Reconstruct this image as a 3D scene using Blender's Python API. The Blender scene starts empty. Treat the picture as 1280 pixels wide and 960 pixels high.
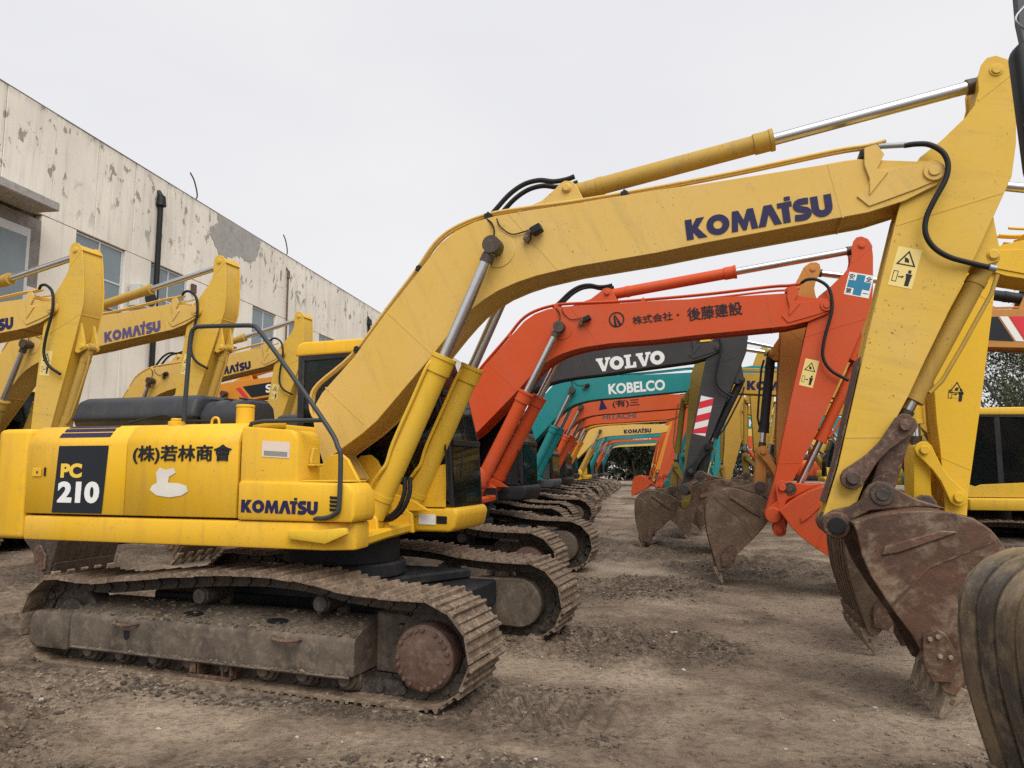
import bpy, bmesh, math, random
import numpy as np
from mathutils import Vector, Matrix

random.seed(7)
rng = np.random.default_rng(7)
S = bpy.context.scene
C = S.collection
PI = math.pi

# ------------------------------------------------------------------ camera
FPX, HOR, CAMZ = 924.0, 585.0, 1.70        # focal length and horizon in pixels of a 1280 px wide picture
PITCH = math.atan((HOR - 480) / FPX)
cam = bpy.data.objects.new('camera', bpy.data.cameras.new('camera'))
C.objects.link(cam)
cam.data.sensor_width = 36.0
cam.data.lens = 36.0 * FPX / 1280
cam.data.clip_start, cam.data.clip_end = 0.05, 2000
cam.location = (0, 0, CAMZ)
cam.rotation_euler = (PI / 2 + PITCH, 0, 0)
S.camera = cam

# ------------------------------------------------------------------ overcast light
W = bpy.data.worlds.new('World')
S.world = W
W.use_nodes = True
SUN_EL, SUN_AZ = math.radians(52), math.radians(163)      # behind the camera, a little to its right
nt = W.node_tree
bg = nt.nodes['Background']
sky = nt.nodes.new('ShaderNodeTexSky')
sky.sky_type = 'NISHITA'
sky.sun_disc = False
sky.sun_elevation = SUN_EL
sky.sun_rotation = SUN_AZ
sky.dust_density = 6.0
sky.air_density = 1.0
hs = nt.nodes.new('ShaderNodeHueSaturation')
hs.inputs['Saturation'].default_value = 0.10
mx = nt.nodes.new('ShaderNodeMix')
mx.data_type = 'RGBA'
mx.inputs[0].default_value = 0.88                          # a closed cloud deck over the clear sky
tcw = nt.nodes.new('ShaderNodeTexCoord')
mpw = nt.nodes.new('ShaderNodeMapping')
mpw.inputs['Scale'].default_value = (1.0, 1.0, 2.2)
nzw = nt.nodes.new('ShaderNodeTexNoise')
nzw.inputs['Scale'].default_value = 1.6
nzw.inputs['Detail'].default_value = 5
rpw = nt.nodes.new('ShaderNodeValToRGB')
rpw.color_ramp.elements[0].position, rpw.color_ramp.elements[1].position = 0.30, 0.70
rpw.color_ramp.elements[0].color = (5.25, 5.28, 5.52, 1)
rpw.color_ramp.elements[1].color = (5.85, 5.86, 6.0, 1)
nt.links.new(tcw.outputs['Generated'], mpw.inputs['Vector'])
nt.links.new(mpw.outputs[0], nzw.inputs['Vector'])
nt.links.new(nzw.outputs['Fac'], rpw.inputs[0])
nt.links.new(rpw.outputs[0], mx.inputs[7])
nt.links.new(sky.outputs[0], hs.inputs['Color'])
nt.links.new(hs.outputs[0], mx.inputs[6])
nt.links.new(mx.outputs[2], bg.inputs['Color'])
bg.inputs['Strength'].default_value = 0.076
sun = bpy.data.objects.new('sun', bpy.data.lights.new('sun', 'SUN'))
C.objects.link(sun)
sun.data.energy = 1.5
sun.data.angle = math.radians(50)
sun.data.color = (1.0, 0.97, 0.92)
sd = Vector((math.sin(SUN_AZ) * math.cos(SUN_EL), math.cos(SUN_AZ) * math.cos(SUN_EL), math.sin(SUN_EL)))
sun.rotation_euler = sd.to_track_quat('Z', 'Y').to_euler()
S.view_settings.view_transform = 'Standard'
S.view_settings.look = 'None'
S.view_settings.exposure = 1.06
S.view_settings.gamma = 1.0
S.render.engine = 'CYCLES'
S.cycles.use_denoising = False
S.render.filter_size = 1.15


# ------------------------------------------------------------------ helpers
def ray(px, py):
    x, y = (px - 640) / FPX, (480 - py) / FPX
    return Vector((x, math.cos(PITCH) - y * math.sin(PITCH), math.sin(PITCH) + y * math.cos(PITCH)))


def at(px, py, Y):
    """World point seen at a pixel, at distance Y in front of the camera."""
    r = ray(px, py)
    return Vector((0, 0, CAMZ)) + r * (Y / r.y)


class MB:
    def __init__(s):
        s.v, s.f = [], []

    def add(s, vs, fs):
        b = len(s.v)
        s.v += [tuple(v) for v in vs]
        s.f += [tuple(i + b for i in f) for f in fs]
        return s

    def box(s, x0, x1, y0, y1, z0, z1):
        return s.add([(x0, y0, z0), (x1, y0, z0), (x1, y1, z0), (x0, y1, z0), (x0, y0, z1), (x1, y0, z1), (x1, y1, z1), (x0, y1, z1)],
                     [(0, 3, 2, 1), (4, 5, 6, 7), (0, 1, 5, 4), (1, 2, 6, 5), (2, 3, 7, 6), (3, 0, 4, 7)])

    def prism(s, pts, a0, a1, axis='y'):
        """Polygon pulled along an axis. Plane of pts: y -> (x,z); x -> (y,z); z -> (x,y)."""
        ar = sum(pts[i][0] * pts[(i + 1) % len(pts)][1] - pts[(i + 1) % len(pts)][0] * pts[i][1] for i in range(len(pts)))
        if ar < 0:
            pts = pts[::-1]
        n = len(pts)
        if axis == 'y':
            m = lambda p, a: (p[0], a, p[1])
        elif axis == 'x':
            m = lambda p, a: (a, p[0], p[1])
        else:
            m = lambda p, a: (p[0], p[1], a)
        vs = [m(p, a0) for p in pts] + [m(p, a1) for p in pts]
        fs = [tuple(range(n)), tuple(range(2 * n - 1, n - 1, -1))] + [(i, i + n, (i + 1) % n + n, (i + 1) % n) for i in range(n)]
        if (axis == 'y') == (a1 < a0):
            pass
        return s.add(vs, fs)

    def cyl(s, p0, p1, r0, r1=None, n=14, caps=True):
        r1 = r0 if r1 is None else r1
        p0, p1 = Vector(p0), Vector(p1)
        d = (p1 - p0).normalized()
        u = d.orthogonal().normalized()
        w = d.cross(u)
        vs = []
        for p, r in ((p0, r0), (p1, r1)):
            for k in range(n):
                a = 2 * PI * k / n
                vs.append(p + (u * math.cos(a) + w * math.sin(a)) * r)
        fs = [(k, (k + 1) % n, (k + 1) % n + n, k + n) for k in range(n)]
        if caps:
            fs += [tuple(range(n - 1, -1, -1)), tuple(range(n, 2 * n))]
        return s.add(vs, fs)

    def tube(s, pts, r, n=8):
        pts = [Vector(p) for p in pts]
        vs, fs = [], []
        u = None
        for i, p in enumerate(pts):
            d = (pts[min(i + 1, len(pts) - 1)] - pts[max(i - 1, 0)]).normalized()
            u = d.orthogonal().normalized() if u is None else (u - d * u.dot(d)).normalized()
            w = d.cross(u)
            for k in range(n):
                a = 2 * PI * k / n
                vs.append(p + (u * math.cos(a) + w * math.sin(a)) * r)
        for i in range(len(pts) - 1):
            for k in range(n):
                fs.append((i * n + k, i * n + (k + 1) % n, (i + 1) * n + (k + 1) % n, (i + 1) * n + k))
        fs += [tuple(range(n - 1, -1, -1)), tuple(range((len(pts) - 1) * n, len(pts) * n))]
        return s.add(vs, fs)

    def sheet(s, path, y0, y1, th, ny=1):
        """A bent plate: path is (x,z) points, plate spans y0..y1, thickness th towards the left of the path."""
        n = len(path)
        off = []
        for i in range(n):
            a, b = Vector(path[max(i - 1, 0)]), Vector(path[min(i + 1, n - 1)])
            d = (b - a).normalized()
            off.append((path[i][0] - d.y * th, path[i][1] + d.x * th))
        loop = list(path) + off[::-1]
        vs = [(p[0], y0, p[1]) for p in loop] + [(p[0], y1, p[1]) for p in loop]
        m = 2 * n
        fs = [(i, i + m, (i + 1) % m + m, (i + 1) % m) for i in range(m)]
        for i in range(n - 1):
            fs.append((i, i + 1, m - 2 - i, m - 1 - i))
            fs.append((m + m - 1 - i, m + m - 2 - i, m + i + 1, m + i))
        return s.add(vs, fs)

    def mesh(s, name, bevel=0.0, seg=1, ang=30, smooth=True):
        me = bpy.data.meshes.new(name)
        bm = bmesh.new()
        bv = [bm.verts.new(v) for v in s.v]
        for f in s.f:
            try:
                bm.faces.new([bv[i] for i in f])
            except ValueError:
                pass
        bmesh.ops.recalc_face_normals(bm, faces=bm.faces)
        if bevel:
            es = [e for e in bm.edges if len(e.link_faces) == 2 and e.calc_face_angle(0) > math.radians(35)]
            bmesh.ops.bevel(bm, geom=es, offset=bevel, segments=seg, profile=0.5, affect='EDGES', clamp_overlap=True)
        bm.to_mesh(me)
        bm.free()
        if smooth:
            me.shade_smooth()
            me.set_sharp_from_angle(angle=math.radians(ang))
        return me


def put(name, me, m, parent=None, mat=None):
    o = bpy.data.objects.new(name, me)
    C.objects.link(o)
    if m is not None and me is not None:
        if not me.materials:
            me.materials.append(m)
        elif me.materials[0] != m:                 # shared mesh, own paint
            o.material_slots[0].link = 'OBJECT'
            o.material_slots[0].material = m
    if parent is not None:
        o.parent = parent
    if mat is not None:
        o.matrix_local = mat
    return o


def tag(o, label=None, cat=None, group=None, kind=None):
    for k, v in (('label', label), ('category', cat), ('group', group), ('kind', kind)):
        if v:
            o[k] = v
    return o


def empty(name, loc, rz=0.0, sc=1.0):
    o = bpy.data.objects.new(name, None)
    C.objects.link(o)
    o.location, o.rotation_euler, o.scale = loc, (0, 0, rz), (sc, sc, sc)
    o.empty_display_size = 0.2
    return o


def smooth_path(pts, k=6):
    """Catmull-Rom through the points."""
    P = [Vector(p) for p in pts]
    P = [P[0] * 2 - P[1]] + P + [P[-1] * 2 - P[-2]]
    out = []
    for i in range(1, len(P) - 2):
        for j in range(k):
            t = j / k
            a, b, c, d = P[i - 1], P[i], P[i + 1], P[i + 2]
            out.append(0.5 * ((2 * b) + (c - a) * t + (2 * a - 5 * b + 4 * c - d) * t * t + (3 * b - a - 3 * c + d) * t ** 3))
    out.append(P[-2])
    return out


def frame2(o, ang):
    """Matrix of a frame lying in the machine's fore-aft plane: x along ang, y to its left, z square to both."""
    c, s = math.cos(ang), math.sin(ang)
    return Matrix(((c, 0, -s, o[0]), (0, 1, 0, o[2] if len(o) > 2 else 0), (s, 0, c, o[1]), (0, 0, 0, 1)))


# ------------------------------------------------------------------ materials
def nodes_of(name):
    m = bpy.data.materials.new(name)
    m.use_nodes = True
    t = m.node_tree
    return m, t, t.nodes['Principled BSDF']


def N(t, kind, **kw):
    n = t.nodes.new(kind)
    for k, v in kw.items():
        if k.startswith('i_'):
            key = k[2:]
            n.inputs[int(key) if key.isdigit() else key.replace('_', ' ')].default_value = v
        else:
            setattr(n, k, v)
    return n


def noise_tex(t, vec, scale, detail=6, rough=0.6, dist=0.0):
    n = N(t, 'ShaderNodeTexNoise', i_Scale=scale, i_Detail=detail, i_Roughness=rough, i_Distortion=dist)
    t.links.new(vec, n.inputs['Vector'])
    return n.outputs['Fac']


def ramp(t, fac, a, b, ca=(0, 0, 0, 1), cb=(1, 1, 1, 1)):
    r = N(t, 'ShaderNodeValToRGB')
    r.color_ramp.elements[0].position, r.color_ramp.elements[1].position = a, b
    r.color_ramp.elements[0].color, r.color_ramp.elements[1].color = ca, cb
    t.links.new(fac, r.inputs[0])
    return r.outputs[0]


def mixc(t, fac, a, b, mode='MIX'):
    m = N(t, 'ShaderNodeMix', data_type='RGBA', blend_type=mode)
    for s, i in ((fac, 0), (a, 6), (b, 7)):
        if isinstance(s, (int, float)):
            m.inputs[i].default_value = s
        elif isinstance(s, tuple):
            m.inputs[i].default_value = s if len(s) == 4 else s + (1,)
        else:
            t.links.new(s, m.inputs[i])
    return m.outputs[2]


def mul(t, a, k):
    m = N(t, 'ShaderNodeMath', operation='MULTIPLY')
    t.links.new(a, m.inputs[0])
    if isinstance(k, (int, float)):
        m.inputs[1].default_value = k
    else:
        t.links.new(k, m.inputs[1])
    return m.outputs[0]


def coords(t, sc=(1, 1, 1)):
    tc = N(t, 'ShaderNodeTexCoord')
    oi = N(t, 'ShaderNodeObjectInfo')
    mp = N(t, 'ShaderNodeMapping')
    mp.inputs['Scale'].default_value = sc
    add = N(t, 'ShaderNodeVectorMath', operation='MULTIPLY_ADD')
    t.links.new(tc.outputs['Object'], add.inputs[0])
    add.inputs[1].default_value = (1, 1, 1)
    t.links.new(oi.outputs['Random'], add.inputs[2])
    t.links.new(add.outputs[0], mp.inputs['Vector'])
    return mp.outputs[0]


def bump(t, bsdf, h, strength=0.3, dist=0.01):
    b = N(t, 'ShaderNodeBump', i_Strength=strength, i_Distance=dist)
    t.links.new(h, b.inputs['Height'])
    t.links.new(b.outputs[0], bsdf.inputs['Normal'])


_paint = {}


def paint(rgb, dirt=0.5, rough=0.42, chips=0.4, fade=0.15):
    key = (rgb, dirt, rough, chips, fade)
    if key in _paint:
        return _paint[key]
    m, t, b = nodes_of('machine_paint')
    v = coords(t)
    big = noise_tex(t, v, 1.1, 5, 0.6)
    lum = sum(rgb) / 3
    pale = tuple(min(1, c * 0.86 + lum * 0.14 + 0.03) for c in rgb)
    col = mixc(t, mul(t, ramp(t, big, 0.35, 0.75), min(1, fade * 3)), rgb, pale)
    st = noise_tex(t, coords(t, (7, 7, 0.7)), 1.6, 6, 0.65)
    col = mixc(t, mul(t, ramp(t, st, 0.52, 0.80), 0.55 * dirt), col, (0.16, 0.115, 0.07))
    sm = noise_tex(t, v, 6.0, 8, 0.7, 0.4)
    col = mixc(t, mul(t, ramp(t, sm, 0.56, 0.74), 0.45 * dirt), col, (0.20, 0.15, 0.10))
    fine = noise_tex(t, v, 38.0, 3, 0.5)
    spot = mul(t, ramp(t, fine, 0.665, 0.70), ramp(t, big, 0.45, 0.60))
    col = mixc(t, mul(t, spot, chips), col, (0.07, 0.028, 0.014))
    t.links.new(col, b.inputs['Base Color'])
    rr = N(t, 'ShaderNodeMapRange', i_3=rough - 0.06, i_4=rough + 0.30)
    t.links.new(sm, rr.inputs[0])
    t.links.new(rr.outputs[0], b.inputs['Roughness'])
    b.inputs['Specular IOR Level'].default_value = 0.25
    bump(t, b, noise_tex(t, v, 3.0, 3, 0.5), 0.12, 0.02)
    _paint[key] = m
    return m


def grime(name, a, bcol, c, scale=5.0, ro=(0.45, 0.85), metal=0.0, bmp=0.35, lo=0.40, hi=0.66, bd=0.012, amt=0.85):
    """Worn surface of three colours: base, first cover, second cover."""
    m, t, b = nodes_of(name)
    v = coords(t)
    n1 = noise_tex(t, v, scale, 8, 0.65, 0.5)
    n2 = noise_tex(t, v, scale * 3.1, 8, 0.7, 0.2)
    n3 = noise_tex(t, v, scale * 14, 4, 0.6)
    col = mixc(t, ramp(t, n1, lo, hi), a, bcol)
    col = mixc(t, mul(t, ramp(t, n2, 0.50, 0.72), amt), col, c)
    col = mixc(t, mul(t, ramp(t, n3, 0.45, 0.75), 0.35), col, tuple(x * 0.55 for x in a))
    t.links.new(col, b.inputs['Base Color'])
    r = N(t, 'ShaderNodeMapRange', i_3=ro[0], i_4=ro[1])
    t.links.new(n1, r.inputs[0])
    t.links.new(r.outputs[0], b.inputs['Roughness'])
    b.inputs['Metallic'].default_value = metal
    h = N(t, 'ShaderNodeMath', operation='ADD')
    t.links.new(n2, h.inputs[0])
    t.links.new(mul(t, n3, 0.6), h.inputs[1])
    bump(t, b, h.outputs[0], bmp, bd)
    return m


def plain(name, rgb, rough=0.5, metal=0.0, var=0.25, scale=9.0):
    m, t, b = nodes_of(name)
    n = noise_tex(t, coords(t), scale, 6, 0.65)
    col = mixc(t, mul(t, ramp(t, n, 0.35, 0.7), var), rgb + (1,), tuple(min(1, c * 0.62 + 0.012) for c in rgb) + (1,))
    t.links.new(col, b.inputs['Base Color'])
    rr = N(t, 'ShaderNodeMapRange', i_3=max(0.03, rough - 0.08), i_4=min(1, rough + 0.2))
    t.links.new(n, rr.inputs[0])
    t.links.new(rr.outputs[0], b.inputs['Roughness'])
    b.inputs['Metallic'].default_value = metal
    b.inputs['Specular IOR Level'].default_value = 0.3
    return m


YEL = paint((0.71, 0.405, 0.014), 0.5, 0.36, 0.55)
BOOMY = paint((0.60, 0.385, 0.084), 0.45, 0.46, 0.75, 0.25)
ARMY = paint((0.61, 0.38, 0.040), 0.45, 0.44, 0.75, 0.25)
CYLY = paint((0.42, 0.26, 0.04), 0.7, 0.45, 0.6)
YEL2 = paint((0.64, 0.395, 0.022), 0.4, 0.42, 0.4)
YEL3 = paint((0.68, 0.41, 0.014), 0.25, 0.40, 0.3)
AGED_SHADED = paint((0.26, 0.18, 0.035), 0.6, 0.5, 0.5)  # yellow arm paint, with ageing and its shading mixed into the colour
ORANGE = paint((0.52, 0.068, 0.013), 0.35, 0.42, 0.35)
ORANGE2 = paint((0.53, 0.078, 0.016), 0.3, 0.42, 0.3)
TEAL = paint((0.010, 0.205, 0.205), 0.35, 0.40, 0.2)
VGREY = paint((0.036, 0.035, 0.037), 0.35, 0.45, 0.1)
TAN = paint((0.46, 0.20, 0.04), 0.45, 0.45, 0.4)
SANY = paint((0.58, 0.22, 0.014), 0.35, 0.42, 0.3)
CATY = paint((0.46, 0.27, 0.035), 0.4, 0.45, 0.3)
DARKP = paint((0.012, 0.013, 0.016), 0.35, 0.45, 0.1)
HOODP = paint((0.026, 0.029, 0.036), 0.3, 0.38, 0.1)
LGREY = paint((0.07, 0.074, 0.078), 0.4, 0.45, 0.1)
BLACKSTEEL = plain('black_steel', (0.009, 0.009, 0.010), 0.5)
CHROME = plain('chrome_rod', (0.62, 0.62, 0.63), 0.16, 1.0, 0.35, 14)
RUBBER = plain('black_rubber', (0.010, 0.010, 0.011), 0.55)
GREASE = grime('greasy_steel', (0.030, 0.024, 0.020), (0.075, 0.045, 0.03), (0.12, 0.085, 0.055), 9.0, (0.3, 0.7))
RAILP = plain('rail_paint', (0.035, 0.042, 0.046), 0.42)
DECBLK = plain('decal_black', (0.010, 0.013, 0.018), 0.4, 0, 0.2)
DECBLUE = plain('decal_navy', (0.014, 0.012, 0.062), 0.4, 0, 0.25)
DECWHT = plain('decal_white', (0.74, 0.74, 0.72), 0.45, 0, 0.15)
DECYEL = plain('decal_yellow', (0.78, 0.52, 0.06), 0.45, 0, 0.15)
DECSTK = plain('sticker_cream', (0.76, 0.60, 0.22), 0.5, 0, 0.2)
DECRED = plain('decal_red', (0.62, 0.03, 0.05), 0.45, 0, 0.15)
DECCYAN = plain('decal_blue', (0.02, 0.19, 0.33), 0.45, 0, 0.15)
PINKW = plain('sticker_faded', (0.70, 0.58, 0.50), 0.5, 0, 0.2)
BUCKET = grime('bucket_steel', (0.050, 0.023, 0.012), (0.125, 0.056, 0.029), (0.27, 0.205, 0.135), 1.9, (0.42, 0.75), 0.0, 0.35, 0.36, 0.68, 0.02, .8)
BUCKETM = grime('bucket_muddy', (0.058, 0.033, 0.019), (0.150, 0.094, 0.055), (0.27, 0.20, 0.13), 1.9, (0.4, 0.85), 0.0, 0.4, 0.32, 0.72, 0.02, .6)
NEARB = grime('bucket_worn', (0.060, 0.052, 0.043), (0.24, 0.17, 0.095), (0.33, 0.25, 0.155), 1.4, (0.32, 0.7), 0.0, 0.35, 0.46, 0.62, 0.02)
TOOTHM = grime('tooth_steel', (0.19, 0.145, 0.10), (0.32, 0.25, 0.17), (0.40, 0.33, 0.24), 7.0, (0.5, 0.85))
RUST = grime('rusty_steel', (0.060, 0.028, 0.018), (0.14, 0.075, 0.045), (0.26, 0.19, 0.13), 7.0, (0.5, 0.9))
SHOE = grime('track_shoe_steel', (0.078, 0.050, 0.032), (0.195, 0.138, 0.092), (0.36, 0.285, 0.20), 6.5, (0.5, 0.9), 0.0, 0.5, 0.34, 0.62)
CHAIN = grime('track_chain_steel', (0.022, 0.018, 0.015), (0.075, 0.055, 0.04), (0.15, 0.115, 0.08), 9.0, (0.5, 0.9))
FRAMEM = grime('track_frame_mud', (0.050, 0.037, 0.026), (0.125, 0.095, 0.067), (0.20, 0.155, 0.11), 3.4, (0.5, 0.9), 0.0, 0.35, 0.35, 0.65)
DRIVE = grime('final_drive_rust', (0.085, 0.042, 0.028), (0.13, 0.075, 0.052), (0.18, 0.13, 0.095), 5.0, (0.45, 0.8), 0.0, 0.2)
SEATM = plain('seat_cloth', (0.03, 0.03, 0.032), 0.9)
SILVER = plain('galvanised_steel', (0.30, 0.33, 0.37), 0.4, 0.6)


def glass_mat():
    m, t, b = nodes_of('cab_glass')
    b.inputs['Base Color'].default_value = (0.012, 0.016, 0.016, 1)
    b.inputs['Roughness'].default_value = 0.06
    tr = N(t, 'ShaderNodeBsdfTransparent')
    tr.inputs[0].default_value = (0.55, 0.62, 0.60, 1)
    mxs = N(t, 'ShaderNodeMixShader')
    v = coords(t)
    f = N(t, 'ShaderNodeMapRange', i_3=0.25, i_4=0.65)
    t.links.new(noise_tex(t, v, 2.2, 6, 0.6), f.inputs[0])
    t.links.new(f.outputs[0], mxs.inputs[0])
    t.links.new(tr.outputs[0], mxs.inputs[1])
    t.links.new(b.outputs[0], mxs.inputs[2])
    t.links.new(mxs.outputs[0], t.nodes['Material Output'].inputs[0])
    return m


GLASS = glass_mat()


# ------------------------------------------------------------------ lettering
def _ring(w, h, th, n=28, x0=0.0):
    a, b = [], []
    for k in range(n):
        t = 2 * PI * k / n
        a.append((x0 + w / 2 + w / 2 * math.cos(t), h / 2 + h / 2 * math.sin(t)))
        b.append((x0 + w / 2 + (w / 2 - th) * math.cos(t), h / 2 + (h / 2 - th * 0.9) * math.sin(t)))
    return [[a[k], a[(k + 1) % n], b[(k + 1) % n], b[k]] for k in range(n)]


def _stroke(path, th):
    P = [Vector(p) for p in path]
    l, r = [], []
    for i in range(len(P)):
        d = (P[min(i + 1, len(P) - 1)] - P[max(i - 1, 0)]).normalized()
        nn = Vector((-d.y, d.x)) * th / 2
        l.append(tuple(P[i] + nn))
        r.append(tuple(P[i] - nn))
    return [[l[i], l[i + 1], r[i + 1], r[i]] for i in range(len(P) - 1)]


def _arc(cx, cy, rx, ry, a0, a1, n=10):
    return [(cx + rx * math.cos(math.radians(a0 + (a1 - a0) * k / n)), cy + ry * math.sin(math.radians(a0 + (a1 - a0) * k / n))) for k in range(n + 1)]


def logo_polys(word):
    """Heavy block letters drawn as polygons, letter height 1. Returns polygons and the length of the word."""
    out, x = [], 0.0

    def put_(polys, w):
        nonlocal x
        out.extend([[(p[0] + x, p[1]) for p in q] for q in polys])
        x += w
    for ch in word:
        if ch == 'K':
            put_([[(0, 0), (.32, 0), (.32, .36), (.56, 0), (.96, 0), (.56, .52), (.92, 1), (.54, 1), (.32, .66), (.32, 1), (0, 1)]], .97)
        elif ch == 'O':
            put_(_ring(1.06, 1.0, .32), 1.11)
        elif ch == 'M':
            put_([[(0, 0), (.29, 0), (.34, .50), (.52, 0), (.68, 0), (.86, .50), (.91, 0), (1.20, 0), (1.08, 1), (.80, 1), (.60, .50), (.40, 1), (.12, 1)]], 1.21)
        elif ch == 'A':
            put_([[(0, 0), (.33, 0), (.52, .56), (.71, 0), (1.04, 0), (.70, 1), (.34, 1)]], .93)
        elif ch == 'T':
            put_([[(.18, 0), (.50, 0), (.50, .75), (.64, .75), (.64, .99), (0, .99), (0, .75), (.18, .75)], [(.34, 1.05), (.60, 1.05), (.60, 1.24), (.34, 1.24)]], .68)
        elif ch == 'S':
            p = [(.68, .86), (.50, .88)] + _arc(.34, .70, .20, .18, 90, 270, 8)[1:] + _arc(.40, .30, .22, .18, 90, -90, 8) + [(.22, .12), (.02, .15)]
            put_(_stroke(p, .30), .80)
        elif ch == 'U':
            p = [(.13, 1), (.13, .42)] + _arc(.42, .42, .29, .28, 180, 360, 10) + [(.71, .42), (.71, 1)]
            put_(_stroke(p, .32), .94)
        elif ch == 'V':
            put_([[(.42, 0), (.66, 0), (.98, .82), (1.10, .82), (1.10, 1), (.70, 1), (.70, .82), (.77, .82), (.60, .33), (.44, .82), (.52, .82), (.52, 1), (0, 1), (0, .82), (.10, .82)]], 1.02)
        elif ch == 'L':
            put_([[(0, 0), (.86, 0), (.86, .42), (.68, .42), (.62, .18), (.42, .18), (.42, .82), (.54, .82), (.54, 1), (0, 1), (0, .82), (.13, .82), (.13, .18), (0, .18)]], .90)
    return out, x


def polys_mesh(polys, th=0.004):
    mb = MB()
    for q in polys:
        mb.prism(q, 0, th, 'z')
    bm_ = mb.mesh('lettering', smooth=False)
    return bm_


def text_mesh(body, bold=0.0, th=0.003, smear=0.0):
    cu = bpy.data.curves.new('lettering', 'FONT')
    cu.body = body
    cu.size = 1.0
    cu.extrude = th
    cu.offset = bold
    cu.resolution_u = 4
    ob = bpy.data.objects.new('lettering', cu)
    C.objects.link(ob)
    dg = bpy.context.evaluated_depsgraph_get()
    me = bpy.data.meshes.new_from_object(ob.evaluated_get(dg))
    bpy.data.objects.remove(ob)
    bpy.data.curves.remove(cu)
    if smear:                                     # heavier strokes for characters whose outlines cross
        bm = bmesh.new()
        for i, (dx, dy) in enumerate(((0, 0), (1, 0), (-1, 0), (0, 1), (0, -1), (.7, .7), (-.7, .7), (.7, -.7), (-.7, -.7))):
            b2 = me.copy()
            b2.transform(Matrix.Translation((dx * smear, dy * smear, i * .0006)))
            bm.from_mesh(b2)
            bpy.data.meshes.remove(b2)
        bm.to_mesh(me)
        bm.free()
    xs = [v.co.x for v in me.vertices]
    ys = [v.co.y for v in me.vertices]
    me.name = 'lettering'
    return me, min(xs), max(xs), min(ys), max(ys)


def lettering(parent, word, x0, z0, length, y, mat, height=None, side=-1, tilt=0.0, logo=True, bold=0.03, smear=0.0):
    """Put a word on a side face (y = const) of a part. x0,z0: lower start; it reads towards the machine's front on side -1."""
    if logo:
        polys, w = logo_polys(word)
        me = polys_mesh(polys)
        bx, by, h = 0.0, 0.0, 1.0
    else:
        me, bx, b1, by, h1 = text_mesh(word, bold, .003, smear)
        w, h = b1 - bx, h1 - by
    sx = length / w
    sy = height / h if height else sx
    for v in me.vertices:
        v.co.x = (v.co.x - bx) * sx
        v.co.y = (v.co.y - by) * sy
        v.co.z = v.co.z * (0.003 / max(1e-6, 0.004 if logo else 0.006))
    # text x -> machine +x on the right side (-y), machine -x on the left side (+y)
    ux = Vector((1, 0, 0)) if side < 0 else Vector((-1, 0, 0))
    ux = ux * math.cos(tilt) + Vector((0, 0, math.sin(tilt)))
    uz = Vector((0, side, 0)).cross(ux)
    if uz.z < 0:
        uz = -uz
    nz = ux.cross(uz)
    M = Matrix(((ux.x, uz.x, nz.x, x0), (ux.y, uz.y, nz.y, y), (ux.z, uz.z, nz.z, z0), (0, 0, 0, 1)))
    o = put('lettering', me, mat, parent, M)
    return o


def plate(parent, name, pts, y, th, mat, side=-1):
    """A thin flat print lying on a side face."""
    me = MB().prism(pts, y, y + side * th).mesh(name, smooth=False)
    return put(name, me, mat, parent)


# ------------------------------------------------------------------ excavator template (metres, x forward, y to the machine's left)
FOOT = (0.06, 1.66)
BOOM_LEN, ARM_LEN = 5.572, 2.793
BOOM_LOW = [(0.006, 0.17), (0.362, 0.225), (0.55, 0.272), (1.253, 0.565), (1.556, 0.703), (1.688, 0.755), (1.807, 0.795), (1.959, 0.822), (2.106, 0.830), (2.286, 0.815), (2.47, 0.782), (2.801, 0.69), (3.455, 0.461), (3.84, 0.342), (5.033, -0.053), (5.298, -0.10), (5.544, -0.10), (5.64, -0.07)]
BOOM_TOP = [(5.675, 0.0), (5.64, 0.07), (5.578, 0.10), (5.500, 0.145), (5.168, 0.369), (4.059, 0.803), (3.699, 0.954), (3.09, 1.185), (2.635, 1.368), (2.357, 1.475), (2.163, 1.525), (1.957, 1.540), (1.774, 1.505), (1.485, 1.371), (1.208, 1.244), (1.009, 1.155), (0.576, 0.936), (0.126, 0.766), (0.012, 0.690), (-0.06, 0.56), (-0.10, 0.396), (-0.12, 0.10), (-0.10, -0.06), (-0.03, -0.12), (0.06, -0.10)]
ACF, BCP = (3.037, 1.40), (2.249, 1.169)
ARM_OUT = [(-0.985, 0.205), (-0.960, 0.150), (-0.90, 0.125), (-0.80, 0.125), (-0.70, 0.155), (-0.581, 0.156), (-0.481, 0.120), (-0.275, 0.0), (-0.113, -0.118), (0.003, -0.150), (0.322, -0.163), (0.923, -0.145), (1.297, -0.135), (1.617, -0.121), (2.367, -0.088), (2.70, -0.095), (2.793, -0.10), (2.87, -0.06), (2.89, 0.0), (2.86, 0.065),
           (2.793, 0.09), (2.508, 0.111), (2.324, 0.125), (2.123, 0.171), (1.925, 0.204), (1.701, 0.251), (1.427, 0.292), (0.81, 0.395), (0.45, 0.45), (0.097, 0.501), (-0.07, 0.525), (-0.327, 0.495), (-0.75, 0.400), (-0.90, 0.350), (-0.965, 0.290)]
ACP, BKF, RK1, RK2 = (-0.870, 0.235), (0.519, 0.555), (2.42, 0.022), (1.972, 0.323)
BKT_SIDE = [(0.060, -0.10), (0.09, -0.02), (0.257, -0.071), (0.40, -0.14), (0.534, -0.225), (0.656, -0.325), (0.735, -0.430), (0.772, -0.549), (0.768, -0.666), (0.72, -0.78), (0.60, -0.90), (0.42, -1.03), (0.21, -1.14), (-0.02, -1.25), (-0.10, -1.285), (-0.145, -1.23), (-0.138, -1.177), (-0.111, -1.043), (-0.077, -0.834), (-0.07, -0.611), (-0.044, -0.374), (0.0, -0.22)]
TOOTH_TIP = (-0.285, -1.372)
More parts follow.
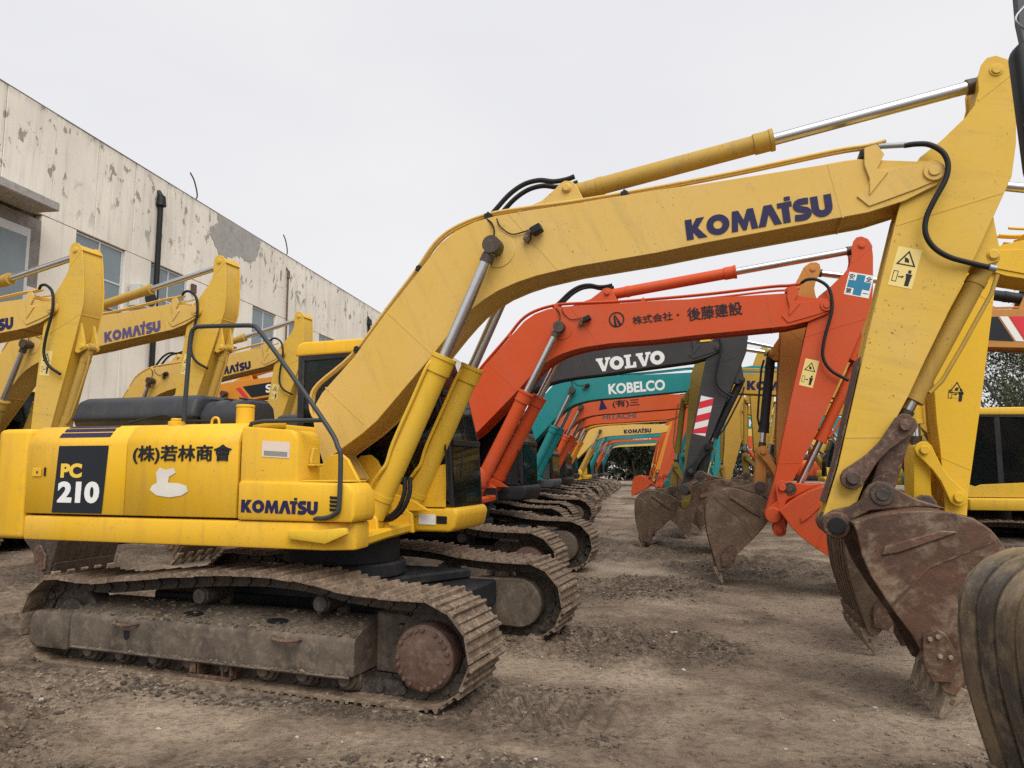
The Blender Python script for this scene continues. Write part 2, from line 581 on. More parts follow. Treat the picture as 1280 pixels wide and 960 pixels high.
_mesh = {}


def cached(key, fn):
    if key not in _mesh:
        _mesh[key] = fn()
    return _mesh[key]


def inset(pts, d):
    """Outline moved inwards by d (simple mitred offset)."""
    n = len(pts)
    ar = sum(pts[i][0] * pts[(i + 1) % n][1] - pts[(i + 1) % n][0] * pts[i][1] for i in range(n))
    sg = 1 if ar > 0 else -1
    out = []
    for i in range(n):
        a, b, c = Vector(pts[i - 1]), Vector(pts[i]), Vector(pts[(i + 1) % n])
        e1, e2 = (b - a).normalized(), (c - b).normalized()
        n1, n2 = Vector((-e1.y, e1.x)), Vector((-e2.y, e2.x))
        m = (n1 + n2)
        m = m / max(0.5, m.dot(m)) * 2 if m.length > 1e-6 else n1
        out.append(tuple(b + m * d * sg * 0.5 * (2 / max(1.0, 1.0))))
    return out


def box_girder(outline, w, lip=0.022, t=0.014):
    mb = MB()
    mb.prism(inset(outline, lip), -w / 2 + t, w / 2 - t)
    mb.prism(outline, -w / 2, -w / 2 + t)
    mb.prism(outline, w / 2 - t, w / 2)
    return mb


def ram(parent, name, p0, p1, y, rb, rr, lb, mat, M=None, rodname='cylinder_rod', flip=False, gland=None):
    """Hydraulic cylinder from p0 (barrel foot) to p1 (rod eye), both (x,z), at lateral y."""
    a, b = Vector((p0[0], y, p0[1])), Vector((p1[0], y, p1[1]))
    d = (b - a).normalized()
    L = (b - a).length
    lb = min(lb, L - 0.08)
    mb = MB()
    mb.cyl(a + Vector((0, -rb * 0.75, 0)), a + Vector((0, rb * 0.75, 0)), rb * 0.95, n=16)
    mb.cyl(a + d * rb * 0.6, a + d * (lb - 0.16), rb, n=20)
    mb.cyl(a + d * (lb - 0.162), a + d * (lb - 0.03), rb * 1.13, n=20)
    mb.cyl(a + d * (lb - 0.032), a + d * lb, rb * 1.22, n=20)
    mb.cyl(a + d * (lb * 0.14), a + d * (lb * 0.14 + 0.05), rb * 1.07, n=20)
    o = put(name, mb.mesh(name, 0.0, ang=35), mat, parent, M)
    rd = MB()
    rd.cyl(a + d * (lb - 0.04), b - d * rr * 1.4, rr, n=18)
    put(rodname, rd.mesh(rodname), CHROME, o)
    ey = MB()
    ey.cyl(b + Vector((0, -rb * 0.7, 0)), b + Vector((0, rb * 0.7, 0)), rr * 1.6, n=16)
    ey.cyl(b - d * rr * 1.5, b - d * rr * 3.2, rr * 1.15, rr * 1.25, n=16)
    put('rod_eye', ey.mesh('rod_eye'), GREASE, o)
    return o


def pins(parent, name, pts, w, r, mat, M=None, ring=None):
    mb = MB()
    for p in pts:
        mb.cyl((p[0], -w / 2, p[1]), (p[0], w / 2, p[1]), r, n=18)
        if ring:
            mb.cyl((p[0], -w / 2 + 0.012, p[1]), (p[0], w / 2 - 0.012, p[1]), ring, n=22)
    return put(name, mb.mesh(name, 0.004), mat, parent, M)


# ---- crawler tracks
TX0, TX1 = -1.98, 1.52            # idler and sprocket centres
TR = 0.385


def track_loop():
    pts = []
    for k in range(13):                                   # round the sprocket, upwards
        a = -PI / 2 + PI * k / 12
        pts.append((TX1 + TR * math.cos(a) * 1.04, 0.045 + TR * .93 + TR * .93 * math.sin(a)))
    pts += [(1.22, 0.765), (0.90, 0.785), (0.55, 0.840), (0.15, 0.865), (-0.3, 0.850), (-0.75, 0.812), (-1.15, 0.768), (-1.6, 0.722)]
    for k in range(13):
        a = PI / 2 + PI * k / 12
        pts.append((TX0 + TR * math.cos(a) * 1.0, 0.045 + TR * .89 + TR * .89 * math.sin(a)))
    k = 24
    for i in range(1, k):
        pts.append((TX0 + (TX1 - TX0) * i / k, 0.045))
    P = [Vector(p) for p in pts]
    sm = smooth_path(P + [P[0]], 4)
    seg = [0.0]
    for i in range(1, len(sm)):
        seg.append(seg[-1] + (sm[i] - sm[i - 1]).length)
    return sm, seg


_LOOP = track_loop()
NSHOE = 50


def loop_at(u):
    sm, seg = _LOOP
    d = (u % 1.0) * seg[-1]
    i = max(1, next(k for k in range(len(seg)) if seg[k] >= d))
    t = (d - seg[i - 1]) / max(1e-9, seg[i] - seg[i - 1])
    p = sm[i - 1].lerp(sm[i], t)
    return p, (sm[i] - sm[i - 1]).normalized()


PITCHL = _LOOP[1][-1] / NSHOE


def shoe_mb(mb=None, M=Matrix.Identity(4), simple=False):
    mb = mb or MB()
    L = PITCHL * 0.97
    h = 0.012
    g = 0.030
    # section in (along, out): base plate with three grousers and an overlapping lip
    sec = [(-L / 2, 0), (L / 2, 0), (L / 2 + 0.012, 0.010), (L / 2, 0.018), (L / 2 - 0.012, g + .012), (L / 2 - 0.030, g + .012), (L / 2 - 0.042, h), (0.014, h), (0.008, g), (-0.010, g), (-0.016, h), (-L / 2 + 0.035, h), (-L / 2 + 0.026, g), (-L / 2 + 0.008, g), (-L / 2, h)]
    if simple:
        sec = [(-L / 2, 0), (L / 2, 0), (L / 2 - 0.004, g + .01), (L / 2 - 0.035, h), (-L / 2 + 0.03, h), (-L / 2 + 0.01, g)]
    base = len(mb.v)
    n = len(sec)
    for y in (-0.3, 0.3):
        for a, o in sec:
            mb.v.append(tuple(M @ Vector((a, y, o))))
    mb.f += [tuple(base + i for i in range(n)), tuple(base + 2 * n - 1 - i for i in range(n))]
    mb.f += [(base + i, base + (i + 1) % n, base + (i + 1) % n + n, base + i + n) for i in range(n)]
    return mb


def shoe_matrix(u, y=0.0):
    p, d = loop_at(u)
    # along = travel direction, out = to the right of travel (loop runs counter-clockwise)
    out = Vector((d.y, -d.x))
    return Matrix(((d.x, 0, out.x, p.x), (0, 1, 0, y), (d.y, 0, out.y, p.y), (0, 0, 0, 1)))


def tracks(root, lod, near, swing=0.0):
    RS = Matrix.Rotation(swing, 4, 'Z')
    for sy in (-1, 1):
        yc = 1.1 * sy
        det = lod <= 1
        # chain: two rows of links inside the shoes
        def chain():
            mb = MB()
            for i in range(NSHOE):
                M = shoe_matrix((i + 0.5) / NSHOE)
                for yy in (-0.085, 0.085):
                    vs = []
                    for a in (-PITCHL * .46, PITCHL * .46):
                        for y in (yy - .02, yy + .02):
                            for o in (-0.105, -0.004):
                                vs.append(M @ Vector((a, y, o)))
                    mb.add(vs, [(0, 1, 3, 2), (4, 6, 7, 5), (0, 4, 5, 1), (2, 3, 7, 6), (0, 2, 6, 4), (1, 5, 7, 3)])
                if lod == 0:
                    M2 = shoe_matrix((i + 1.0) / NSHOE)
                    mb.cyl(M2 @ Vector((0, -.125, -.055)), M2 @ Vector((0, .125, -.055)), 0.034, n=10)
            return mb.mesh('crawler_track')
        def far_chain():
            mb = MB()
            for i in range(NSHOE):
                shoe_mb(mb, shoe_matrix((i + 0.5) / NSHOE), simple=True)
            return mb.mesh('crawler_track')
        if det:
            tr = put('crawler_track', cached(('chain', lod), chain), CHAIN, root, RS @ Matrix.Translation((0, yc, 0)))
            me = cached('shoe', lambda: shoe_mb().mesh('track_shoe', 0.003 if False else 0.0))
            for i in range(NSHOE):
                M = shoe_matrix((i + 0.5) / NSHOE)
                if lod == 0:
                    M = M @ Matrix.Translation((0, 0, random.uniform(-.004, .004))) @ Matrix.Rotation(random.uniform(-.02, .02), 4, 'Y')
                put('track_shoe', me, SHOE, tr, M)
        else:
            tr = put('crawler_track', cached('farchain', far_chain), SHOE, root, RS @ Matrix.Translation((0, yc, 0)))
            tr['kind'] = 'stuff'
        # side frame, outer face towards -y for the right track
        def fr():
            mb = MB()
            sec = [(-0.26, 0.185), (-0.26, 0.435), (-0.235, 0.468), (0.02, 0.55), (0.20, 0.55), (0.24, 0.5), (0.24, 0.185)]
            mb.prism(sec, -1.83, 1.00, 'x')
            mb.box(-1.80, 0.98, -0.285, -0.262, 0.172, 0.20)
            cap = [(1.0, .16), (1.0, .60), (1.46, .61)] + [(1.46 + .235 * math.sin(t), .375 + .235 * math.cos(t)) for t in [PI * k / 12 for k in range(1, 12)]] + [(1.46, .14)]
            mb.prism(cap, 0.06, 0.225)
            return mb.mesh('track_frame', 0.012)
        Mf = RS @ Matrix.Translation((0, yc, 0))
        if sy > 0:
            Mf = Mf @ Matrix.Diagonal((1, -1, 1, 1))
        tf = put('track_frame', cached('tframe', fr), FRAMEM, root, Mf)
        if lod <= 1:
            put('idler_guard', cached('iguard', lambda: MB().prism([(-2.27, 0.19), (-2.30, 0.24), (-2.29, 0.40), (-2.25, 0.45), (-1.86, 0.47), (-1.834, 0.44), (-1.834, 0.15), (-2.2, 0.15)], -0.275, -0.10).mesh('idler_guard', 0.02, 2)), FRAMEM, tf)
            put('idler_wheel', cached('idler', lambda: MB().cyl((TX0, -0.09, .39), (TX0, .09, .39), 0.265, n=32).cyl((TX0, -0.14, .39), (TX0, .14, .39), 0.16, n=24).mesh('idler_wheel', 0.01)), CHAIN, tf)
            def spr():
                mb = MB()
                for k in range(21):
                    a = 2 * PI * k / 21
                    c, s_ = math.cos(a), math.sin(a)
                    c2, s2 = math.cos(a + .09), math.sin(a + .09)
                    c1, s1 = math.cos(a - .09), math.sin(a - .09)
                    mb.prism([(TX1 + .26 * c1, .40 + .26 * s1), (TX1 + .32 * c, .40 + .32 * s_), (TX1 + .26 * c2, .40 + .26 * s2)], -.035, .035)
                mb.cyl((TX1, -.037, .40), (TX1, .037, .40), .265, n=40)
                return mb.mesh('drive_sprocket')
            put('drive_sprocket', cached('sprocket', spr), CHAIN, tf)
            fd = put('final_drive', cached('fdrive', lambda: MB().cyl((TX1 + .02, -.200, .355), (TX1 + .02, -.05, .355), .232, .240, n=40).cyl((TX1 + .02, -.212, .355), (TX1 + .02, -.198, .355), .214, .228, n=40).mesh('final_drive', 0.006)), DRIVE, tf)
            if lod == 0:
                bme = cached('dbolt', lambda: MB().cyl((0, -.016, 0), (0, .004, 0), .0155, n=8).mesh('bolt', 0.002))
                for k in range(24):
                    a = 2 * PI * k / 24
                    if k % 6 == 5:
                        continue
                    put('bolt', bme, DRIVE, fd, Matrix.Translation((TX1 + .02 + 0.202 * math.cos(a), -.212, .355 + 0.202 * math.sin(a))))
            rme = cached('roller', lambda: MB().cyl((0, -.185, 0), (0, .185, 0), .078, n=18).cyl((0, -.225, 0), (0, -.187, 0), .05, n=12).cyl((0, -.14, 0), (0, -.10, 0), .098, n=18).cyl((0, .10, 0), (0, .14, 0), .098, n=18).mesh('track_roller', 0.008))
            for k in range(8):
                put('track_roller', rme, FRAMEM, tf, Matrix.Translation((-1.66 + k * 0.365, 0, 0.150)))
            cme = cached('croller', lambda: MB().cyl((0, -.12, 0), (0, .12, 0), .068, n=18).cyl((0, -.15, 0), (0, -.122, 0), .062, n=14).cyl((0, .13, 0), (0, .2, 0), .03, n=12).box(-.05, .05, .16, .21, -.2, .04).mesh('carrier_roller', 0.006))
            for x in (-0.55, 0.62):
                put('carrier_roller', cme, CHAIN, tf, Matrix.Translation((x, 0, 0.655 if x < 0 else 0.665)))
            if lod == 0:
                def slot():
                    return MB().prism([(0.10 * math.cos(a), 0.045 * math.sin(a)) for a in [2 * PI * k / 20 for k in range(20)]], -.004, .004, 'z').mesh('inspection_hole')
                for x in (-0.62, 0.22):
                    M = Matrix.Translation((x, -0.12, 0.5075)) @ Matrix.Rotation(math.radians(17.8), 4, 'X')
                    put('inspection_hole', cached('slot', slot), BLACKSTEEL, tf, M)
                for x in (-1.18, 0.42):
                    put('step_rim', cached('srim', lambda: MB().tube([(-.13, -.262, 0), (-.10, -.30, -.012), (-.05, -.31, -.018), (.05, -.31, -.018), (.10, -.30, -.012), (.13, -.262, 0)], .014).mesh('step_rim')), RUST, tf, Matrix.Translation((x, 0, 0.43)))
                put('drain_hole', cached('dhole', lambda: MB().prism([(-.03, .03), (-.03, -.02), (-.015, -.04), (.015, -.04), (.03, -.02), (.03, .03)], -.264, -.258).mesh('drain_hole')), BLACKSTEEL, tf, Matrix.Translation((-1.18, 0, .33)))
                def guard():
                    mb = MB()
                    mb.box(-.21, -.19, -.24, -.08, -.11, .03).box(-.13, -.11, -.24, -.08, -.11, .03).box(.11, .13, -.24, -.08, -.11, .03).box(.19, .21, -.24, -.08, -.11, .03)
                    mb.box(-.21, .21, -.25, -.242, -.12, -.085).box(-.189, -.131, -.25, -.242, -.08, .02)
                    return mb.mesh('roller_guard', 0.004)
                put('roller_guard', cached('rguard', guard), RUST, tf, Matrix.Translation((-0.32, 0, 0.165)))
    # car body between the tracks
    def carb():
        mb = MB()
        mb.prism([(-1.45, -0.84), (-0.95, -0.84), (-0.45, -0.55), (0.45, -0.55), (0.85, -0.84), (1.25, -0.84), (1.25, 0.84), (0.85, 0.84), (0.45, 0.55), (-0.45, 0.55), (-0.95, 0.84), (-1.45, 0.84)], 0.36, 0.60, 'z')
        mb.prism([(-1.0, -0.8), (1.0, -0.8), (0.6, 0.0), (1.0, 0.8), (-1.0, 0.8), (-0.6, 0)], 0.603, 0.70, 'z')
        mb.cyl((0, 0, 0.702), (0, 0, 0.84), 0.60, n=40)
        return mb.mesh('car_body', 0.02)
    cb = put('car_body', cached('carbody', carb), DARKP, root, RS)
    if lod <= 1:
        put('swing_ring', cached('swing', lambda: MB().cyl((0, 0, .842), (0, 0, 1.07), .54, n=40).mesh('swing_ring', .005)), BLACKSTEEL, cb)


# ---- upper structure
def upper(root, P, lod, near):
    body, cabm, hood = P['body'], P.get('cab', P['body']), P.get('hood', HOODP)
    # plan outline of the counterweight follows the tail swing circle
    def cw():
        arc = []
        for k in range(-9, 10):
            y = 1.335 * math.sin(math.radians(k * 10))
            arc.append((-3.06 + .10 * (y / 1.335) ** 2 + .22 * abs(y / 1.335) ** 14, y))
        pts = [(-2.425, -1.342), (-2.425, 1.342)] + [p for p in arc[::-1]]
        mb = MB().prism(pts, 1.075, 2.05, 'z')
        return mb.mesh('counterweight', 0.045, 3, 40)
    put('counterweight', cached('cw', cw), P.get('cw', body), root)
    def plat():
        mb = MB()
        mb.prism([(-2.41, -1.345), (0.62, -1.345), (0.84, -1.25), (0.82, -1.0), (-0.6, -0.95), (-0.6, 0.36), (0.60, 0.37), (0.60, 1.345), (-2.41, 1.345)], 1.075, 1.285, 'z')
        return mb.mesh('deck_skirt', 0.022, 2, 40)
    put('deck_skirt', cached('plat', plat), P.get('skirt', body), root)
    put('engine_bay', cached('bay', lambda: MB().box(-2.40, -0.18, -1.28, 0.30, 1.29, 1.93).box(-2.40, -0.86, 0.301, 1.26, 1.29, 1.93).mesh('engine_bay')), BLACKSTEEL, root)

    def door(x0, x1, s):
        sec = [(-1.288, 1.30), (-1.345, 1.305), (-1.348, 1.90), (-1.332, 1.955), (-1.26, 2.045), (-1.20, 2.068), (-0.70, 2.10), (-0.70, 2.05), (-1.19, 2.02), (-1.288, 1.90)]
        sec = [(y * s * -1, z) if s > 0 else (y, z) for y, z in sec]
        return MB().prism(sec, x0 + .004, x1 - .004, 'x').mesh('side_door', 0.006, 1, 50)
    for (x0, x1) in ((-2.42, -1.31), (-1.31, -0.185)):
        put('side_door', cached(('door', x0, -1), lambda: door(x0, x1, -1)), body, root)
    for (x0, x1) in ((-2.42, -1.66), (-1.66, -0.885)):
        put('side_door', cached(('door', x0, 1), lambda: door(x0, x1, 1)), body, root)
    # top covers
    put('top_cover', cached('topc', lambda: MB().box(-2.42, -0.20, -0.695, 0.695, 1.95, 2.085).mesh('top_cover', .02, 2)), body, root)
    def hd():
        sec = [(-0.62, 2.09), (-0.66, 2.20), (-0.60, 2.36), (-0.50, 2.40), (-0.06, 2.40), (0.02, 2.36), (0.06, 2.20), (0.05, 2.09)]
        mb = MB().prism(sec, -2.72, -1.25, 'x')
        return mb.mesh('engine_hood', 0.045, 3, 40)
    h = put('engine_hood', cached('hood', hd), hood, root)
    if lod <= 1:
        def hd2():
            sec = [(-0.58, 2.09), (-0.60, 2.20), (-0.52, 2.32), (-0.40, 2.35), (-0.12, 2.35), (-0.04, 2.30), (0.0, 2.09)]
            mb = MB().prism(sec, -1.235, -0.78, 'x')
            return mb.mesh('hood_rear', 0.04, 3, 40)
        put('hood_section', cached('hood2', hd2), hood, h)
        put('hood_trim', cached('htrim', lambda: MB().box(-2.70, -1.24, -.668, .062, 2.168, 2.190).mesh('hood_trim', .004)), BLACKSTEEL, h)
        for k in range(3):
            put('hood_rib', cached(('hrib', k), lambda: MB().box(-1.18 + k * .17, -1.16 + k * .17, -.53, -.10, 2.343, 2.362).mesh('hood_rib', .005)), hood, h)
    # fuel tank block, toolbox with step, boom bracket
    def tank():
        mb = MB().prism([(-0.172, 1.30), (0.345, 1.30), (0.36, 1.55), (0.355, 1.90), (0.33, 1.975), (0.28, 2.0), (-0.172, 2.035)], -1.335, -1.0)
        return mb.mesh('fuel_tank', 0.02, 2, 40)
    put('fuel_tank', cached('tank', tank), body, root)
    def tool():
        mb = MB().prism([(-0.165, 1.29), (0.865, 1.29), (0.885, 1.35), (0.875, 1.51), (0.82, 1.585), (-0.165, 1.60)], -1.362, -1.02)
        return mb.mesh('toolbox', 0.024, 2, 40)
    tb = put('toolbox', cached('tool', tool), body, root)
    for s in (-1, 1):
        put('boom_bracket', cached(('bb', s), lambda: MB().prism([(-0.45, 1.287), (0.78, 1.287), (0.62, 1.38), (0.40, 1.45), (0.20, 1.78), (0.13, 1.83), (0.02, 1.82), (-0.08, 1.72)], 0.255 * s, 0.30 * s).mesh('boom_bracket', .006)), body, root)
    for y in (-.48, -.28, .24):
        put('cylinder_bracket', cached(('cbr', y), lambda: MB().prism([(0.30, 1.08), (0.62, 1.08), (0.60, 1.26), (0.52, 1.31), (0.44, 1.30), (0.36, 1.2)], y, y + .04).mesh('cylinder_bracket', .005)), P.get('skirt', body), root)
    if lod <= 1:
        put('front_frame', cached('ff', lambda: MB().prism([(-0.59, -0.94), (0.79, -0.98), (0.68, -0.40), (0.58, 0.34), (-0.59, 0.34)], 1.08, 1.17, 'z').mesh('front_frame', .02)), body, root)
    # handrail on the right
    if lod <= 1:
        rail = MB()
        rail.tube(smooth_path([(-0.83, -1.24, 2.09), (-0.815, -1.24, 2.5), (-0.80, -1.24, 2.82), (-0.76, -1.24, 2.89), (-0.70, -1.24, 2.90), (-0.30, -1.24, 2.885), (-0.18, -1.24, 2.875), (-0.12, -1.245, 2.84), (0.10, -1.26, 2.60), (0.62, -1.34, 2.02), (0.74, -1.385, 1.86), (0.77, -1.39, 1.78), (0.77, -1.395, 1.42), (0.74, -1.395, 1.36), (0.66, -1.39, 1.325), (0.52, -1.34, 1.315)], 4), 0.019, 8)
        rail.tube([(0.57, -1.33, 2.07), (0.0, -1.28, 2.075), (-0.13, -1.27, 2.06), (-0.15, -1.26, 2.02)], 0.017, 8)
        hr = put('handrail', rail.mesh('handrail', ang=60), RAILP, root)
        put('exhaust_pipe', cached('exh', lambda: MB().cyl((-0.36, -1.05, 2.06), (-0.36, -1.05, 2.21), .075, n=20).cyl((-0.36, -1.05, 2.21), (-0.36, -1.05, 2.235), .078, n=20).mesh('exhaust_pipe', .006)), body, root)
        lou = cached('louvre', lambda: MB().prism([(-.045, .012), (.045, .008), (.045, -.012), (-.04, -.010)], -.004, .004).mesh('vent_slot'))
        for k in range(4):
            put('vent_slot', lou, BLACKSTEEL, tb, Matrix.Translation((0.715, -1.3635, 1.475 - k * .030)))
    # cab on the left
    y0, y1 = 0.385, 1.235
    prof = [(-0.80, 1.32), (-0.82, 2.90), (0.60, 2.94), (0.80, 2.45), (0.93, 1.95), (0.97, 1.32)]
    if P.get('round'):
        prof = [(-0.80, 1.32), (-0.82, 2.84), (0.30, 2.92), (0.60, 2.82), (0.84, 2.35), (0.95, 1.95), (0.97, 1.32)]
    cabkey = bool(P.get('round'))
    def base():
        return MB().prism([(-0.85, 1.095), (-0.85, 1.315), (1.0, 1.315), (1.03, 1.26), (1.0, 1.13), (0.95, 1.08), (-0.80, 1.08)], y0 - .02, y1 + .02).mesh('cab_base', 0.045, 3, 40)
    cb = put('cab_base', cached(('cabbase'), base), P.get('cabbase', cabm), root)
    def roof():
        t = [(p[0], p[1]) for p in prof[1:-2]]
        pts = [(-0.86, 2.88), (-0.84, 3.0), (-0.76, 3.035), (0.40, 3.04), (0.56, 3.0), (0.64, 2.93), (0.60, 2.90)]
        if cabkey:
            pts = [(-0.86, 2.84), (-0.82, 2.95), (-0.7, 2.985), (0.25, 2.985), (0.55, 2.90), (0.62, 2.84), (0.3, 2.88)]
        return MB().prism(pts, y0 - .01, y1 + .01).mesh('cab_roof', 0.04, 3, 40)
    put('cab_roof', cached(('roof', cabkey), roof), P.get('roof', cabm), root)
    def fram():
        mb = MB()
        n = len(prof)
        for y in (y0, y1 - .05):
            ins = inset(prof, 0.075)
            for i in range(n):
                j = (i + 1) % n
                if i == n - 1:
                    continue
                mb.prism([prof[i], prof[j], ins[j], ins[i]], y, y + .05)
            mb.prism([(-0.05, 1.33), (0.05, 1.33), (0.05, 2.88), (-0.05, 2.88)], y + .004, y + .046)
        for i in range(n - 1):
            a = prof[i] if i else (-0.80, 1.34)
            mb.box(a[0] - .03, a[0] + .03, y0 + .052, y1 - .052, a[1] - .03, a[1] + .03)
        return mb.mesh('cab_frame', 0.006)
    cf = put('cab_frame', cached(('frame', cabkey), fram), P.get('cabframe', DARKP), root)
    ins = inset(prof, 0.07)
    def pane_side(y):
        return MB().prism(ins, y, y + .008).mesh('side_window')
    put('side_window', cached(('pr', cabkey), lambda: pane_side(y0 + .012)), GLASS, cf)
    put('side_window', cached(('pl', cabkey), lambda: pane_side(y1 - .022)), GLASS, cf)
    def screen():
        k = 2
        path = prof[k:]
        return MB().sheet(path, y0 + .053, y1 - .053, 0.008).mesh('windscreen')
    put('windscreen', cached(('ws', cabkey), screen), GLASS, cf)
    put('rear_window', cached('rw', lambda: MB().box(-.806, -.798, y0 + .053, y1 - .053, 2.0, 2.86).mesh('rear_window')), GLASS, cf)
    # lower cab panels: closed up to the waist, with the higher front panel
    def panel(y, s):
        return MB().prism([(-0.79, 1.32), (0.90, 1.32), (0.90, 1.74), (0.72, 1.70), (0.62, 1.66), (0.56, 1.56), (0.46, 1.52), (0.36, 1.56), (-0.79, 1.62)], y, y + s * .02).mesh('cab_panel', 0.004)
    put('cab_panel', cached('cpr', lambda: panel(y0 - .003, -1)), P.get('cabpanel', cabm), root)
    put('cab_panel', cached('cpl', lambda: panel(y1 + .003, 1)), P.get('cabpanel', cabm), root)
    put('cab_rear_panel', cached('crp', lambda: MB().box(-.84, -.81, y0 + .01, y1 - .01, 1.32, 2.0).mesh('cab_rear_panel')), P.get('cabframe', DARKP), root)
    if lod <= 1:
        def seat():
            mb = MB()
            mb.box(-.25, .28, .62, 1.12, 1.62, 1.78).box(-.38, -.24, .62, 1.12, 1.70, 2.45).box(-.36, -.26, .74, 1.0, 2.47, 2.68).box(-.2, .2, .7, 1.04, 1.33, 1.62).box(-.2, .35, .5, .6, 1.6, 1.92)
            return mb.mesh('operator_seat', .03, 2)
        put('wiper', cached('wiper', lambda: MB().tube([(.965, .62, 1.60), (.92, .80, 2.10), (.84, .92, 2.42)], .006, 6).mesh('wiper')), BLACKSTEEL, cf)
        put('cab_handrail', cached('chr', lambda: MB().tube(smooth_path([(.93, y0 - .03, 1.45), (.94, y0 - .07, 1.5), (.90, y0 - .07, 2.0), (.76, y0 - .07, 2.50), (.72, y0 - .03, 2.55)], 4), .010, 7).mesh('cab_handrail', ang=60)), BLACKSTEEL, cf)
        put('operator_seat', cached('seat', seat), SEATM, root)
        put('control_console', cached('cons', lambda: MB().box(.60, .80, .6, .72, 1.33, 2.0).box(.55, .78, .48, .66, 2.0, 2.2).tube([(.3, .55, 1.9), (.38, .55, 2.15)], .02).mesh('control_console', .02)), BLACKSTEEL, root)


